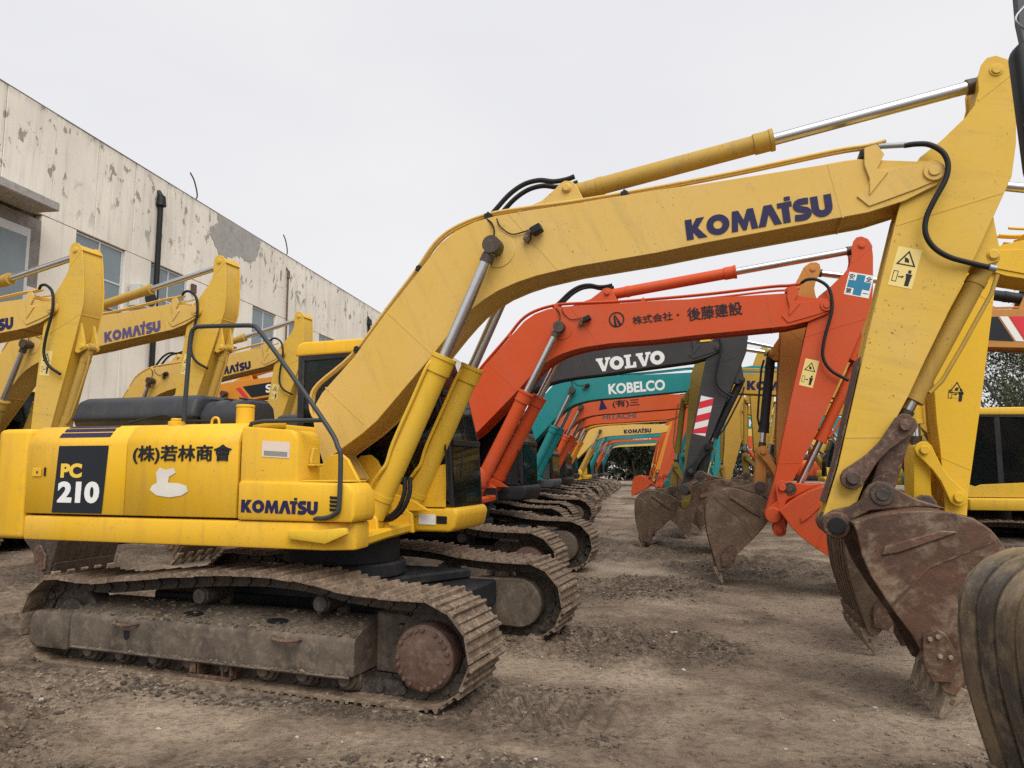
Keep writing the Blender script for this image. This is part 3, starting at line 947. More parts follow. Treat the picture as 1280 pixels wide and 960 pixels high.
# ---- boom, arm, bucket
def boom(root, P, lod, a, side):
    M = frame2(FOOT, a)
    out = BOOM_LOW + BOOM_TOP
    bo = put('boom', cached('boom', lambda: box_girder(out, 0.44).mesh('boom', 0.004)), P['boom'], root, M)
    def brkt():
        pts = [(2.36, 1.44), (2.60, 1.435), (2.79, 1.417), (2.95, 1.455), (3.00, 1.475), (3.05, 1.475), (3.10, 1.44), (3.12, 1.39), (3.13, 1.13), (2.9, 1.20)]
        return MB().prism(pts, -.15, -.11).prism(pts, .11, .15).mesh('cylinder_lug', .005)
    put('cylinder_lug', cached('brkt', brkt), P['boom'], bo)
    pins(bo, 'boom_pin', [ACF], .36, .032, P['boom'], None, .042)
    pins(bo, 'boom_pin', [BCP], .84, .052, GREASE, None)
    pins(bo, 'boom_pin', [(BOOM_LEN, 0)], .52, .040, P['boom'], None, .075)
    if lod <= 1:
        def ringw():
            c = BCP
            pts_o = [(c[0] + .16 * math.cos(t), c[1] + .16 * math.sin(t)) for t in [2 * PI * k / 36 for k in range(36)]]
            return MB().prism(pts_o, -.2275, .2275).mesh('boom_boss', .003)
        put('boom_boss', cached('boss', ringw), P['boom'], bo)
        def tipp():
            pts = [(5.02, 0.10), (5.25, 0.20), (5.50, 0.105), (5.60, 0.085), (5.655, 0.0), (5.60, -.075), (5.40, -.06), (5.06, -.015)]
            return MB().prism(pts, -.232, -.2205).prism(pts, .2205, .232).mesh('boom_nose', .003)
        put('boom_nose', cached('nose', tipp), P['boom'], bo)
        for i, (p, q) in enumerate((((.42, .30), (.18, .80)), ((1.30, .59), (1.05, 1.16)), ((2.66, .74), (2.48, 1.42)), ((4.86, .0), (4.96, .44)))):
            d = (Vector(q) - Vector(p)).normalized()
            nn = Vector((-d.y, d.x)) * .006
            pts = [tuple(Vector(p) + nn), tuple(Vector(q) + nn), tuple(Vector(q) - nn), tuple(Vector(p) - nn)]
            put('weld_seam', cached(('weld', i), lambda: MB().prism(pts, -.2222, .2222).mesh('weld_seam')), P['boom'], bo)
        # hydraulic pipes along the top of the boom
        for i, (y, dz) in enumerate(((-.175, .045), (-.12, .05), (.12, .05))):
            pth = [(0.02, y, .44), (-.07, y, .58 + dz), (-.03, y, .74 + dz), (.10, y, .84 + dz), (.55, y, .985), (1.05, y, 1.215 + .01), (1.45, y, 1.405 + .01), (1.72, y, 1.545 + dz * .3), (1.95, y, 1.60), (2.25, y, 1.56), (2.55, y, 1.455), (3.05, y, 1.245), (3.6, y, 1.035), (4.3, y, .755 + .03), (5.05, y, .51 + .03), (5.28, y, .45), (5.42, y, .41)]
            put('hydraulic_pipe', cached(('pipe', i), lambda: MB().tube(smooth_path(pth, 4), .0155, 8).mesh('hydraulic_pipe', ang=60)), P.get('pipe', P['boom']), bo)
        clm = cached('clamp', lambda: MB().box(-.03, .03, -.21, .21, -.012, .045).box(-.012, .012, -.19, -.15, .045, .065).mesh('pipe_clamp', .004))
        for (x, z, an) in ((.62, .975, .45), (1.50, 1.385, .45), (2.28, 1.505, -.4), (3.45, 1.05, -.37), (5.22, .375, -.5)):
            put('pipe_clamp', clm, BLACKSTEEL if lod == 0 else P['boom'], bo, frame2((x, z), an))
        put('pipe_bracket', cached('pbr', lambda: MB().prism([(5.10, .06), (5.30, .16), (5.24, .22), (5.34, .30), (5.33, .40), (5.24, .42), (5.18, .30), (5.16, .18)], -.245, -.225).mesh('pipe_bracket', .003)), P['boom'], bo)
        hz = MB()
        hz.tube(smooth_path([(5.42, -.19, .41), (5.50, -.22, .415), (5.60, -.24, .36), (5.68, -.25, .22), (5.66, -.26, .05), (5.58, -.265, -.12), (5.38, -.265, -.38), (5.26, -.26, -.60), (5.28, -.25, -.80), (5.42, -.24, -1.0)], 5), .021, 8)
        if lod:
            put('hydraulic_hose', cached('hosea', lambda: hz.mesh('hydraulic_hose', ang=60)), RUBBER, bo)
        h2 = MB()
        for y in (-.07, .07):
            h2.tube(smooth_path([(2.22, y, 1.545), (2.36, y, 1.60), (2.54, y, 1.665), (2.70, y, 1.68), (2.84, y, 1.64), (2.95, y, 1.56), (3.06, y, 1.515), (3.14, y, 1.50)], 5), .024, 8)
        put('hydraulic_hose', cached('hoseb', lambda: h2.mesh('hydraulic_hose', ang=60)), RUBBER, bo)
        lp = MB().box(2.60, 2.70, -.33, -.24, 1.10, 1.17).mesh('work_lamp', .008)
        l_ = put('work_lamp', lp, BLACKSTEEL, bo)
        put('lamp_bracket', MB().prism([(2.52, 1.08), (2.56, 1.10), (2.60, 1.16), (2.56, 1.18), (2.50, 1.13)], -.27, -.221).mesh('lamp_bracket', .003), RUST, l_)
        put('lamp_cable', cached('lcab', lambda: MB().tube(smooth_path([(2.62, -.26, 1.175), (2.52, -.24, 1.20), (2.42, -.235, 1.24), (2.36, -.235, 1.36), (2.36, -.21, 1.47)], 4), .006, 6).tube(smooth_path([(2.26, -.30, 1.24), (2.30, -.27, 1.33), (2.30, -.235, 1.42), (2.27, -.21, 1.5)], 4), .009, 6).mesh('lamp_cable', ang=60)), RUBBER, bo)
    return bo, M


def arm(root, P, lod, T, a):
    M = frame2(T, a)
    ar = put('arm', cached('arm', lambda: box_girder(ARM_OUT, 0.36, .018).mesh('arm', 0.004)), P['arm'], root, M)
    pins(ar, 'arm_pin', [ACP], .40, .034, P['arm'], None, .050)
    pins(ar, 'arm_pin', [RK1], .60, .046, GREASE if lod == 0 else P['arm'], None)
    pins(ar, 'arm_pin', [(ARM_LEN, 0)], .66 if lod == 0 else .58, .062, BLACKSTEEL if lod == 0 else P['arm'], None)
    if lod <= 1:
        put('pin_boss', cached('ebos', lambda: MB().cyl((ARM_LEN, -.30, 0), (ARM_LEN, .30, 0), .098, n=28).mesh('pin_boss', .008)), RUST if lod == 0 else P['arm'], ar)
        lug = [(.16, .46), (.34, .455), (.60, .43), (.62, .50), (.56, .60), (.50, .60), (.38, .55)]
        put('cylinder_lug', cached('alug', lambda: MB().prism(lug, -.13, -.09).prism(lug, .09, .13).mesh('cylinder_lug', .004)), P['arm'], ar)
        pins(ar, 'arm_pin', [BKF], .30, .034, P['arm'], None, .045)
        for i, (p, q) in enumerate((((.44, -.15), (.06, .49)), ((2.13, -.09), (2.05, .17)), ((-.62, .17), (-.88, .36)))):
            d = (Vector(q) - Vector(p)).normalized()
            nn = Vector((-d.y, d.x)) * .008
            pts = [tuple(Vector(p) + nn), tuple(Vector(q) + nn), tuple(Vector(q) - nn), tuple(Vector(p) - nn)]
            put('weld_seam', cached(('aweld', i), lambda: MB().prism(pts, -.1825, .1825).mesh('weld_seam')), P['arm'], ar)
    if lod == 0:
        path = [(1.50, -.138), (1.617, -.130), (1.8, -.121), (2.0, -.112), (2.367, -.097), (2.66, -.104)]
        put('wear_plate', MB().sheet(path, -.178, .178, -.012).mesh('wear_plate', .003), BUCKET, ar)
    return ar, M


def bucket(root, P, lod, E, a, bw=1.04, mat=None, tm=None, sw=.035, ns=6):
    mat, tm = mat or P.get('bucket', BUCKET), tm or TOOTHM
    M = frame2(E, a)
    hw = bw / 2
    shell = BKT_SIDE[1:15]
    bk = put('bucket', cached(('bshell', bw, lod), lambda: MB().sheet([tuple(p) for p in smooth_path([Vector(p) for p in shell], 3)], -hw + .02, hw - .02, -.022).mesh('bucket', 0.0, ang=40)), mat, root, M)
    for s in (-1, 1):
        put('side_plate', cached(('bside', bw, s), lambda: MB().prism(BKT_SIDE, s * hw, s * (hw - .026)).mesh('side_plate', .006)), mat, bk)
    ear = [(-.105, .0), (-.09, .065), (-.03, .105), (.05, .10), (.16, .055), (.25, .05), (.32, .09), (.37, .105), (.43, .10), (.485, .05), (.50, -.02), (.56, -.15), (.68, -.32), (.52, -.20), (.26, -.052), (.10, -.03), (.04, -.11), (-.03, -.105), (-.085, -.065)]
    for s in (-1, 1):
        put('bucket_ear', cached(('bear', s), lambda: MB().prism(ear, s * .20, s * .255).mesh('bucket_ear', .01)), P.get('ear', mat), bk)
    pins(bk, 'bucket_pin', [(.398, 0)], .56, .045, GREASE, None, .082)
    if lod <= 1:
        # lip and teeth
        lip = [(.05, -1.19), (-.10, -1.265), (-.165, -1.315), (-.155, -1.335), (-.06, -1.30), (.08, -1.235)]
        put('lip_plate', cached(('lip', bw), lambda: MB().prism(lip, -hw + .03, hw - .03).mesh('lip_plate', .004)), mat, bk)
        for k in range(5):
            y = -hw + .08 + (bw - .16) * k / 4
            def tooth():
                mb = MB()
                a0, a1 = Vector((-.09, -1.285)), Vector(TOOTH_TIP)
                d = (a1 - a0).normalized()
                nn = Vector((-d.y, d.x))
                secs = ((-.06, .048, .055), (.03, .052, .052), (.05, .045, .048), (.12, .030, .040), (.20, .012, .033))
                vs = []
                for t, h, w in secs:
                    c = a0 + d * t
                    for (sy, sn) in ((-1, -1), (1, -1), (1, 1), (-1, 1)):
                        q = c + nn * h * sn
                        vs.append((q.x, sy * w, q.y))
                n = len(secs)
                fs = [(0, 3, 2, 1), ((n - 1) * 4, (n - 1) * 4 + 1, (n - 1) * 4 + 2, (n - 1) * 4 + 3)]
                for i in range(n - 1):
                    for j in range(4):
                        fs.append((i * 4 + j, i * 4 + (j + 1) % 4, (i + 1) * 4 + (j + 1) % 4, (i + 1) * 4 + j))
                mb.add(vs, fs)
                mb.cyl((a0.x, -.062, a0.y), (a0.x, .062, a0.y), .014, n=8)
                return mb.mesh('tooth', .006)
            put('tooth', cached('tooth', tooth), tm, bk, Matrix.Translation((0, y, 0)))
        cut = [(-.02, -.86), (.075, -.875), (.105, -.92), (.075, -1.08), (-.06, -1.20), (-.165, -1.13), (-.145, -1.02)]
        for s in (-1, 1):
            c = put('side_cutter', cached(('cut', bw, s), lambda: MB().prism(cut, s * (hw + .002), s * (hw + .030)).mesh('side_cutter', .006)), RUST if lod else mat, bk)
            if lod == 0:
                for (x, z) in ((.0, -.90), (.05, -.915), (-.02, -1.02), (.03, -1.06)):
                    put('bolt', cached('cbolt', lambda: MB().cyl((0, -.014, 0), (0, .014, 0), .016, n=8).mesh('bolt', .003)), TOOTHM, c, Matrix.Translation((x, s * (hw + .036), z)))
            rim = [(.02, -.30), (.12, -.27), (.34, -.36), (.46, -.46), (.40, -.45), (.33, -.41), (.14, -.33), (.04, -.34)]
            put('side_rib', cached(('rib', bw, s), lambda: MB().prism([(.10, -.30), (.16, -.26), (.52, -.375), (.60, -.44), (.50, -.42), (.20, -.345)], s * (hw + .002), s * (hw + .022)).mesh('side_rib', .008)), mat, bk)
            put('weld_seam', cached(('bweld', bw, s), lambda: MB().prism([(-.06, -.60), (.30, -.52), (.74, -.60), (.74, -.615), (.30, -.535), (-.06, -.615)], s * (hw + .001), s * (hw + .007)).mesh('weld_seam')), mat, bk)
        # wear strips round the back
        for k in range(ns):
            y = -hw + .12 + (bw - .24) * k / (ns - 1)
            pth = [tuple(p) for p in smooth_path([Vector(p) for p in BKT_SIDE[6:14]], 3)]
            put('wear_strip', cached(('wear', bw, k), lambda: MB().sheet(pth, y - sw, y + sw, .012).mesh('wear_strip', 0)), P.get('strip', mat), bk)
    return bk, M


def circ(a, ra, b, rb):
    """Both meeting points of two circles in a plane."""
    a, b = Vector(a), Vector(b)
    d = (b - a).length
    d = min(max(d, abs(ra - rb) + 1e-4), ra + rb - 1e-4)
    u = (b - a).normalized()
    x = (d * d + ra * ra - rb * rb) / (2 * d)
    h = math.sqrt(max(0, ra * ra - x * x))
    n = Vector((-u.y, u.x))
    return a + u * x + n * h, a + u * x - n * h


def excavator(label, P, tip, depth, end, yaw, sc=1.0, ba=28.5, lod=1, side=-1, group=None, solve=True, bw=1.04, zoff=0.0, ground=0.0, text=None):
    """Place a machine so that its boom nose stands where the photograph shows it and its arm end likewise."""
    if lod == 2:                                  # parked by hand, never quite square
        yaw += random.uniform(-.07, .07)
    Wt = at(tip[0], tip[1], depth)
    d = Vector((math.cos(yaw), math.sin(yaw), 0))
    n = Vector((-math.sin(yaw), math.cos(yaw), 0))
    zt = (Wt.z - zoff) / sc
    a = math.asin(max(-.2, min(.7, (zt - FOOT[1]) / BOOM_LEN)))
    tx = FOOT[0] + BOOM_LEN * math.cos(a)
    O = Wt - (d * tx + n * side * .22) * sc
    O.z = zoff
    r = ray(*end)
    cam0 = Vector((0, 0, CAMZ))
    t = ((O + n * side * .28 * sc) - cam0).dot(n) / r.dot(n)
    We = cam0 + r * t
    e = Vector(((We - O).dot(d) / sc, (We.z - zoff) / sc))
    T = Vector((tx, FOOT[1] + BOOM_LEN * math.sin(a)))
    aa = math.atan2(e.y - T.y, e.x - T.x)
    root = empty('excavator', O, yaw, sc)
    tag(root, label, 'excavator', group)
    E = T + Vector((math.cos(aa), math.sin(aa))) * ARM_LEN
    ba = math.radians(ba)
    if solve:                                     # curl the bucket until it rests on the ground
        best = None
        for k in range(-60, 61):
            b = ba + math.radians(k)
            c, s = math.cos(b), math.sin(b)
            lo = min(E.y + s * p[0] + c * p[1] for p in BKT_SIDE + [TOOTH_TIP])
            sc_ = abs(lo - ground) + abs(k) * 0.006
            if best is None or sc_ < best[0]:
                best = (sc_, b)
        ba = best[1]
    tracks(root, lod, side, P.get('swing', 0.0))
    upper(root, P, lod, side)
    bo, MBm = boom(root, P, lod, a, side)
    ar, MA = arm(root, P, lod, T, aa)
    bk, MK = bucket(root, P, lod, E, ba, bw)
    p2 = lambda M, p: (lambda v: (v.x, v.z))(M @ Vector((p[0], 0, p[1])))
    cy = P.get('cyl', P['boom'])
    q = p2(MBm, BCP)
    for s in (-1, 1):
        ram(root, 'boom_cylinder', (0.49, 1.22), q, .36 * s, .098, .050, 1.62, P.get('bcyl', cy))
    ram(root, 'arm_cylinder', p2(MBm, ACF), p2(MA, ACP), 0, .078, .050, 1.78, P.get('acyl', cy))
    K = p2(MK, (.398, 0))
    r1 = (Vector(RK1) - Vector(RK2)).length
    s1, s2 = circ(p2(MA, RK1), r1, K, .54)
    fwd = Vector((-math.sin(aa), math.cos(aa)))
    e2 = Vector(p2(MA, RK1))
    R2 = s1 if (s1 - e2).dot(fwd) > (s2 - e2).dot(fwd) else s2
    ram(root, 'bucket_cylinder', p2(MA, BKF), R2, 0, .070, .046, 1.22, P.get('kcyl', cy))
    link = P.get('link', RUST)
    lk = MB()
    for s in (-1, 1):
        A, B = Vector(p2(MA, RK1)), Vector(R2)
        dd = (B - A).normalized()
        nn = Vector((-dd.y, dd.x))
        L = (B - A).length
        pts = [tuple(A + dd * t * L + nn * w) for t, w in ((-.16, .03), (-.10, .07), (0, .085), (.16, .068), (.38, .045), (.62, .045), (.84, .065), (1.0, .082), (1.1, .07), (1.15, .03))]
        pts += [tuple(A + dd * t * L - nn * w) for t, w in ((1.15, .03), (1.1, .07), (1.0, .082), (.84, .065), (.62, .045), (.38, .045), (.16, .068), (0, .085), (-.10, .07), (-.16, .03))]
        put('rocker_link', MB().prism(pts, s * .215, s * .265).mesh('rocker_link', .006), link, root)
    pins(root, 'link_pin', [R2], .60, .042, link, None, None)
    A, B = Vector(R2), Vector(K)
    dd = (B - A).normalized()
    nn = Vector((-dd.y, dd.x))
    hl = [tuple(A + nn * .075 - dd * .05), tuple(B + nn * .085 + dd * .04), tuple(B - nn * .085 + dd * .04), tuple(A - nn * .075 - dd * .05)]
    put('bucket_link', MB().prism(hl, -.185, .185).mesh('bucket_link', .02, 2), P.get('hlink', link), root)
    if lod <= 1:
        kc = MB()
        f0, f1 = Vector(p2(MA, BKF)), Vector(R2)
        dd = (f1 - f0).normalized()
        nn = Vector((-dd.y, dd.x))
        kp = [f0 + dd * .10 + nn * .10, f0 + dd * .25 + nn * .125, f0 + dd * .7 + nn * .12, f0 + dd * 1.0 + nn * .11, f0 + dd * 1.12 + nn * .075]
        kc.tube([(p.x, side * .05, p.y) for p in kp], .016, 8)
        put('hydraulic_pipe', kc.mesh('hydraulic_pipe', ang=60), cy, root)
    return root, bo, ar, bk, dict(O=O, d=d, n=n, a=a, T=T, aa=aa, E=E)


def safety_sticker(ar, side, x0=.63, z0=.0, w=.17, h=.31, mat=None):
    y = side * .1802
    st = plate(ar, 'warning_sticker', [(x0, z0 - w / 2), (x0 + h, z0 - w / 2), (x0 + h, z0 + w / 2), (x0, z0 + w / 2)], y, .002, mat or DECSTK, side)
    y2 = y + side * .0021
    # triangle, drawn in the arm's frame (x runs down the arm)
    f = -1 if side < 0 else -1
    tri = MB()
    c = (x0 + h * .27, z0)
    P3 = [(c[0] - .065, c[1]), (c[0] + .055, c[1] + .07), (c[0] + .055, c[1] - .07)]
    I3 = [(c[0] - .045, c[1]), (c[0] + .045, c[1] + .052), (c[0] + .045, c[1] - .052)]
    for i in range(3):
        j = (i + 1) % 3
        tri.prism([P3[i], P3[j], I3[j], I3[i]], y2, y2 + side * .001)
    tri.prism([(c[0] - .01, c[1] - .02), (c[0] + .03, c[1] - .012), (c[0] + .03, c[1] + .02), (c[0], c[1] + .01)], y2, y2 + side * .001)
    m = (x0 + h * .74, z0)
    sg = 1 if side < 0 else -1
    tri.prism([(m[0] - .06, m[1] + sg * .030), (m[0] - .06, m[1] + sg * .052), (m[0] - .035, m[1] + sg * .052), (m[0] - .035, m[1] + sg * .030)], y2, y2 + side * .001)
    tri.prism([(m[0] - .03, m[1] + sg * .018), (m[0] - .03, m[1] + sg * .064), (m[0] + .01, m[1] + sg * .058), (m[0] + .065, m[1] + sg * .056), (m[0] + .065, m[1] + sg * .026), (m[0] + .01, m[1] + sg * .026)], y2, y2 + side * .001)
    tri.prism([(m[0] - .004, m[1] + sg * .012), (m[0] + .014, m[1] - sg * .006), (m[0] + .006, m[1] - sg * .006), (m[0] + .006, m[1] - sg * .03), (m[0] - .002, m[1] - sg * .03), (m[0] - .002, m[1] - sg * .006), (m[0] - .01, m[1] - sg * .006)], y2, y2 + side * .001)
    for (u0, u1, v0, v1) in ((-.04, -.035, -.07, -.035), (.04, .045, -.07, -.035), (-.034, .039, -.07, -.065), (-.034, .039, -.04, -.035)):
        tri.prism([(m[0] + u0, m[1] + sg * v0), (m[0] + u1, m[1] + sg * v0), (m[0] + u1, m[1] + sg * v1), (m[0] + u0, m[1] + sg * v1)], y2, y2 + side * .001)
    put('sticker_print', tri.mesh('sticker_print', smooth=False), DECBLK, st)
    return st


YAW_L = -math.radians(17.5)
YAW_R = PI - math.radians(14)
YELP = dict(body=YEL, boom=BOOMY, arm=ARMY, cyl=CYLY, bcyl=YEL2, cab=YEL, bucket=BUCKET, swing=-math.radians(3))
YEL2P = dict(body=YEL2, boom=BOOMY, arm=ARMY, cyl=CYLY, bcyl=CYLY, cab=YEL2, bucket=BUCKETM)
ROW_L = 'excavators parked along the left side of the lane'
ROW_B = 'excavators parked in front of the old building'
ROW_R = 'excavators parked along the right side of the lane'


class Plane:
    """Points of a machine's fore-aft plane at a lateral offset, found along a line of sight."""
    def __init__(s, info, sc=1.0):
        s.i, s.sc = info, sc

    def __call__(s, px, py, lat):
        r = ray(px, py)
        n, O = s.i['n'], s.i['O']
        c0 = Vector((0, 0, CAMZ))
        t = ((O + n * lat * s.sc) - c0).dot(n) / r.dot(n)
        q = c0 + r * t - O
        return Vector((q.dot(s.i['d']) / s.sc, lat, q.z / s.sc))


# ================================================================== the machine in front
root, bo, ar, bk, info = excavator('nearest yellow excavator, with a black number panel on its side', YELP, (1167, 215), 5.43, (1046, 656), YAW_L, 1.0, 28.5, 0, -1, ROW_L, bw=1.04)
MAIN = Plane(info)
FRONT = root
lettering(bo, 'KOMATSU', 3.738, 0.428, 1.15, -.2225, DECBLUE, None, -1, -0.333)
safety_sticker(ar, -1, .60, -.01, .17, .31)
Y1 = -1.3515
dec = plate(root, 'number_panel', [(-2.085, 1.315), (-1.535, 1.315), (-1.500, 1.892), (-2.05, 1.892)], Y1, .002, DECBLK)
lettering(dec, '210', -2.03, 1.40, .46, Y1 - .003, DECWHT, .185, -1, 0, False, .05)
lettering(dec, 'PC', -2.01, 1.615, .235, Y1 - .003, DECYEL, .125, -1, 0, False, .05)
for (a, b) in ((0.10, 0.52), (0.66, 0.95)):
    p, q = Vector((-1.332, 1.955)), Vector((-1.26, 2.045))
    o = Vector((-.0035, .003))
    A, B = p.lerp(q, a) + o, p.lerp(q, b) + o
    put('stripe', MB().prism([tuple(A), tuple(B), tuple(B + o * .4), tuple(A + o * .4)], -2.085 + .02 * a, -1.515, 'x').mesh('stripe'), DECBLUE, root)
p, q = Vector((-1.26, 2.045)), Vector((-1.20, 2.068))
put('stripe', MB().prism([tuple(p.lerp(q, .2) + Vector((-.003, .004))), tuple(p.lerp(q, .8) + Vector((-.003, .004))), tuple(p.lerp(q, .8) + Vector((-.004, .006))), tuple(p.lerp(q, .2) + Vector((-.004, .006)))], -2.07, -1.51, 'x').mesh('stripe'), DECBLUE, root)
lettering(root, '(株)若林商會', -1.235, 1.735, .99, Y1, DECBLK, .155, -1, 0, False, 0, .022)
# faded remains of a sticker
blob = [(-1.02, 1.52), (-.95, 1.475), (-.82, 1.46), (-.70, 1.475), (-.635, 1.51), (-.65, 1.555), (-.73, 1.575), (-.84, 1.58), (-.83, 1.63), (-.765, 1.66), (-.79, 1.70), (-.87, 1.685), (-.93, 1.705), (-.965, 1.66), (-.95, 1.58), (-1.0, 1.555)]
plate(root, 'faded_sticker', [(p[0] - .02, p[1]) for p in blob], Y1, .001, plain('sticker_worn', (.66, .62, .55), .55, 0, .45, 4))
plate(root, 'owner_sticker', [(.03, 1.79), (.285, 1.775), (.285, 1.90), (.03, 1.915)], -1.337, .002, PINKW)
plate(root, 'sticker_print', [(.05, 1.80), (.265, 1.788), (.265, 1.825), (.05, 1.838)], -1.3395, .001, plain('print_grey', (.25, .24, .22), .6))
lettering(root, 'KOMATSU', -.125, 1.352, .70, -1.3628, DECBLUE, .10, -1, -.01)
# latch, grab loop, lock on the first door
lt = put('door_latch', MB().box(-2.335, -2.235, -1.358, -1.35, 1.625, 1.70).mesh('door_latch', .003), YEL, root)
put('latch_recess', MB().box(-2.205, -2.185, -1.3545, -1.35, 1.63, 1.705).mesh('latch_recess'), BLACKSTEEL, lt)
put('latch_key', MB().cyl((-2.275, -1.362, 1.663), (-2.275, -1.352, 1.663), .011, n=10).mesh('latch_key'), GREASE, lt)
put('lifting_loop', MB().tube(smooth_path([(-.62, -1.15, 2.06), (-.61, -1.15, 2.11), (-.58, -1.15, 2.125), (-.55, -1.15, 2.11), (-.54, -1.15, 2.06)], 4), .011, 7).mesh('lifting_loop', ang=60), YEL, root)
put('fuel_cap', MB().cyl((-.98, -1.15, 2.06), (-.98, -1.15, 2.10), .07, n=18).cyl((-.98, -1.15, 2.10), (-.98, -1.15, 2.125), .05, n=14).mesh('fuel_cap', .006), YEL, root)
put('engine_cable', MB().tube(smooth_path([(-1.55, -1.1, 2.10), (-1.35, -.95, 2.17), (-1.2, -.95, 2.15), (-1.0, -1.1, 2.11), (-.9, -1.12, 2.10), (-.7, -1.0, 2.11)], 4), .011, 6).mesh('engine_cable', ang=60), RUBBER, root)
put('step_plate', MB().box(-.16, -.15, -1.30, -1.05, 1.600, 1.612).box(.38, .80, -1.30, -1.04, 1.593, 1.604).mesh('step_plate', .003), YEL2, root)
# tool step at the front of the skirt
put('front_step', MB().prism([(.33, 1.16), (.66, 1.13), (.84, 1.205), (.82, 1.255), (.62, 1.235), (.33, 1.225)], -1.40, -1.34).mesh('front_step', .012, 2), YEL2, root)
put('hook_plate', MB().prism([(-1.18, 1.735), (-1.06, 1.735), (-1.06, 1.77), (-1.09, 1.86), (-1.15, 1.86), (-1.18, 1.77)], .36, .385, 'x').box(.36, .42, -1.20, -1.04, 1.715, 1.734).mesh('hook_plate', .005), YEL2, root)
plate(root, 'cab_sticker', [(.62, 1.155), (.80, 1.15), (.80, 1.25), (.62, 1.255)], y := .36, .002, DECWHT)
plate(root, 'cab_sticker', [(.81, 1.165), (.92, 1.163), (.92, 1.235), (.81, 1.238)], y, .002, DECBLK)
# boom cylinder pipes and hoses
for s, dx in ((-1, 0), (1, 0)):
    yy = .36 * s
    pa = [(.60, yy - .05, 1.33), (.50, yy - .05, 1.50), (.62, yy - .10, 1.66), (.68, yy - .10, 1.74), (.74, yy - .10, 1.92), (.92, yy - .10, 2.30), (1.06, yy - .09, 2.60), (1.12, yy - .04, 2.66)]
    put('cylinder_pipe', MB().tube(smooth_path(pa, 4), .017, 8).mesh('cylinder_pipe', ang=60), YEL2, root)
    if s > 0:
        continue
    ho = MB()
    for k, q in enumerate((.0, .05)):
        ho.tube(smooth_path([(.80 + q, yy + .02, 1.62), (.80 + q, yy + .02, 1.48), (.74 + q, yy + .02, 1.34), (.62 + q, yy + .04, 1.25), (.50 + q, yy + .10, 1.24)], 4), .022, 8)
    put('cylinder_hose', ho.mesh('cylinder_hose', ang=60), RUBBER, root)
# arm hose: from the pipe end over the boom nose and down to the bucket cylinder
pt = lambda lst: [MAIN(x, y, lat) for x, y, lat in lst]
hp = pt([(1130, 182, -.24), (1146, 180, -.25), (1162, 181, -.26), (1178, 190, -.27), (1185, 205, -.27), (1182, 224, -.27), (1168, 250, -.27), (1158, 272, -.26), (1157, 292, -.26), (1167, 309, -.25), (1186, 321, -.24), (1210, 328, -.22), (1236, 334, -.20)])
put('arm_hose', MB().tube(smooth_path(hp, 5), .0205, 10).mesh('arm_hose', ang=60), RUBBER, root)
hb = pt([(1098, 183, -.20), (1134, 181, -.24)])
put('hose_fitting', MB().cyl(hb[0], hb[1], .022, n=10).mesh('hose_fitting', .003), SILVER, root)
put('hose_fitting', MB().cyl(hp[-1], hp[-1] + (hp[-1] - hp[-2]) * .35, .026, n=10).mesh('hose_fitting', .003), SILVER, root)

# ================================================================== left side of the lane
ORP = dict(body=ORANGE, boom=ORANGE, arm=ORANGE, cab=DARKP, cabpanel=DARKP, cabbase=DARKP, roof=ORANGE, skirt=DARKP, link=ORANGE, ear=ORANGE, bucket=ORANGE, hlink=ORANGE, round=1)
root, bo, ar, bk, inf = excavator('orange excavator with black Japanese lettering and a blue cross sticker', ORP, (1033, 382), 10.15, (966, 647), YAW_L, 1.08, 30, 1, -1, ROW_L)
lettering(bo, '株式会社・', 3.20, .80, .64, -.2225, DECBLK, .12, -1, -.30, False, 0, .014)
lettering(bo, '後藤建設', 3.90, .535, .72, -.2225, DECBLK, .185, -1, -.30, False, 0, .018)
em = MB()
for q in _ring(.22, .22, .02, 28):
    em.prism([(p[0] + 2.91, p[1] + .855) for p in q], -.2225, -.225)
for q in ([(2.95, .87), (2.99, .87), (3.02, 1.03), (3.00, 1.03)], [(3.02, .865), (3.06, .865), (3.025, 1.05), (3.02, 1.05)]):
    em.prism(q, -.2225, -.225)
put('emblem', em.mesh('emblem', smooth=False), DECBLK, bo)
safety_sticker(ar, -1, .72, .0, .17, .36)
cr = plate(ar, 'safety_cross_sticker', [(-.50, .17), (-.20, .17), (-.20, .47), (-.50, .47)], -.181, .002, DECWHT)
put('cross_print', MB().prism([(-.40, .185), (-.30, .185), (-.30, .27), (-.215, .27), (-.215, .37), (-.30, .37), (-.30, .455), (-.40, .455), (-.40, .37), (-.485, .37), (-.485, .27), (-.40, .27)], -.1835, -.185).mesh('cross_print'), DECCYAN, cr)
for ch, x, z in (('安', -.445, .215), ('全', -.445, .42), ('第', -.255, .215), ('一', -.255, .42)):
    me, b0, b1, h0, h1 = text_mesh(ch, 0, .003, .02)
    for v in me.vertices:                       # characters stand upright on the leaning arm
        u, w_ = (v.co.x - (b0 + b1) / 2) * .075, (v.co.y - (h0 + h1) / 2) * .075
        v.co = Vector((x - w_, -.1837 - v.co.z * .1, z + u))
    put('sticker_character', me, DECBLK, cr)

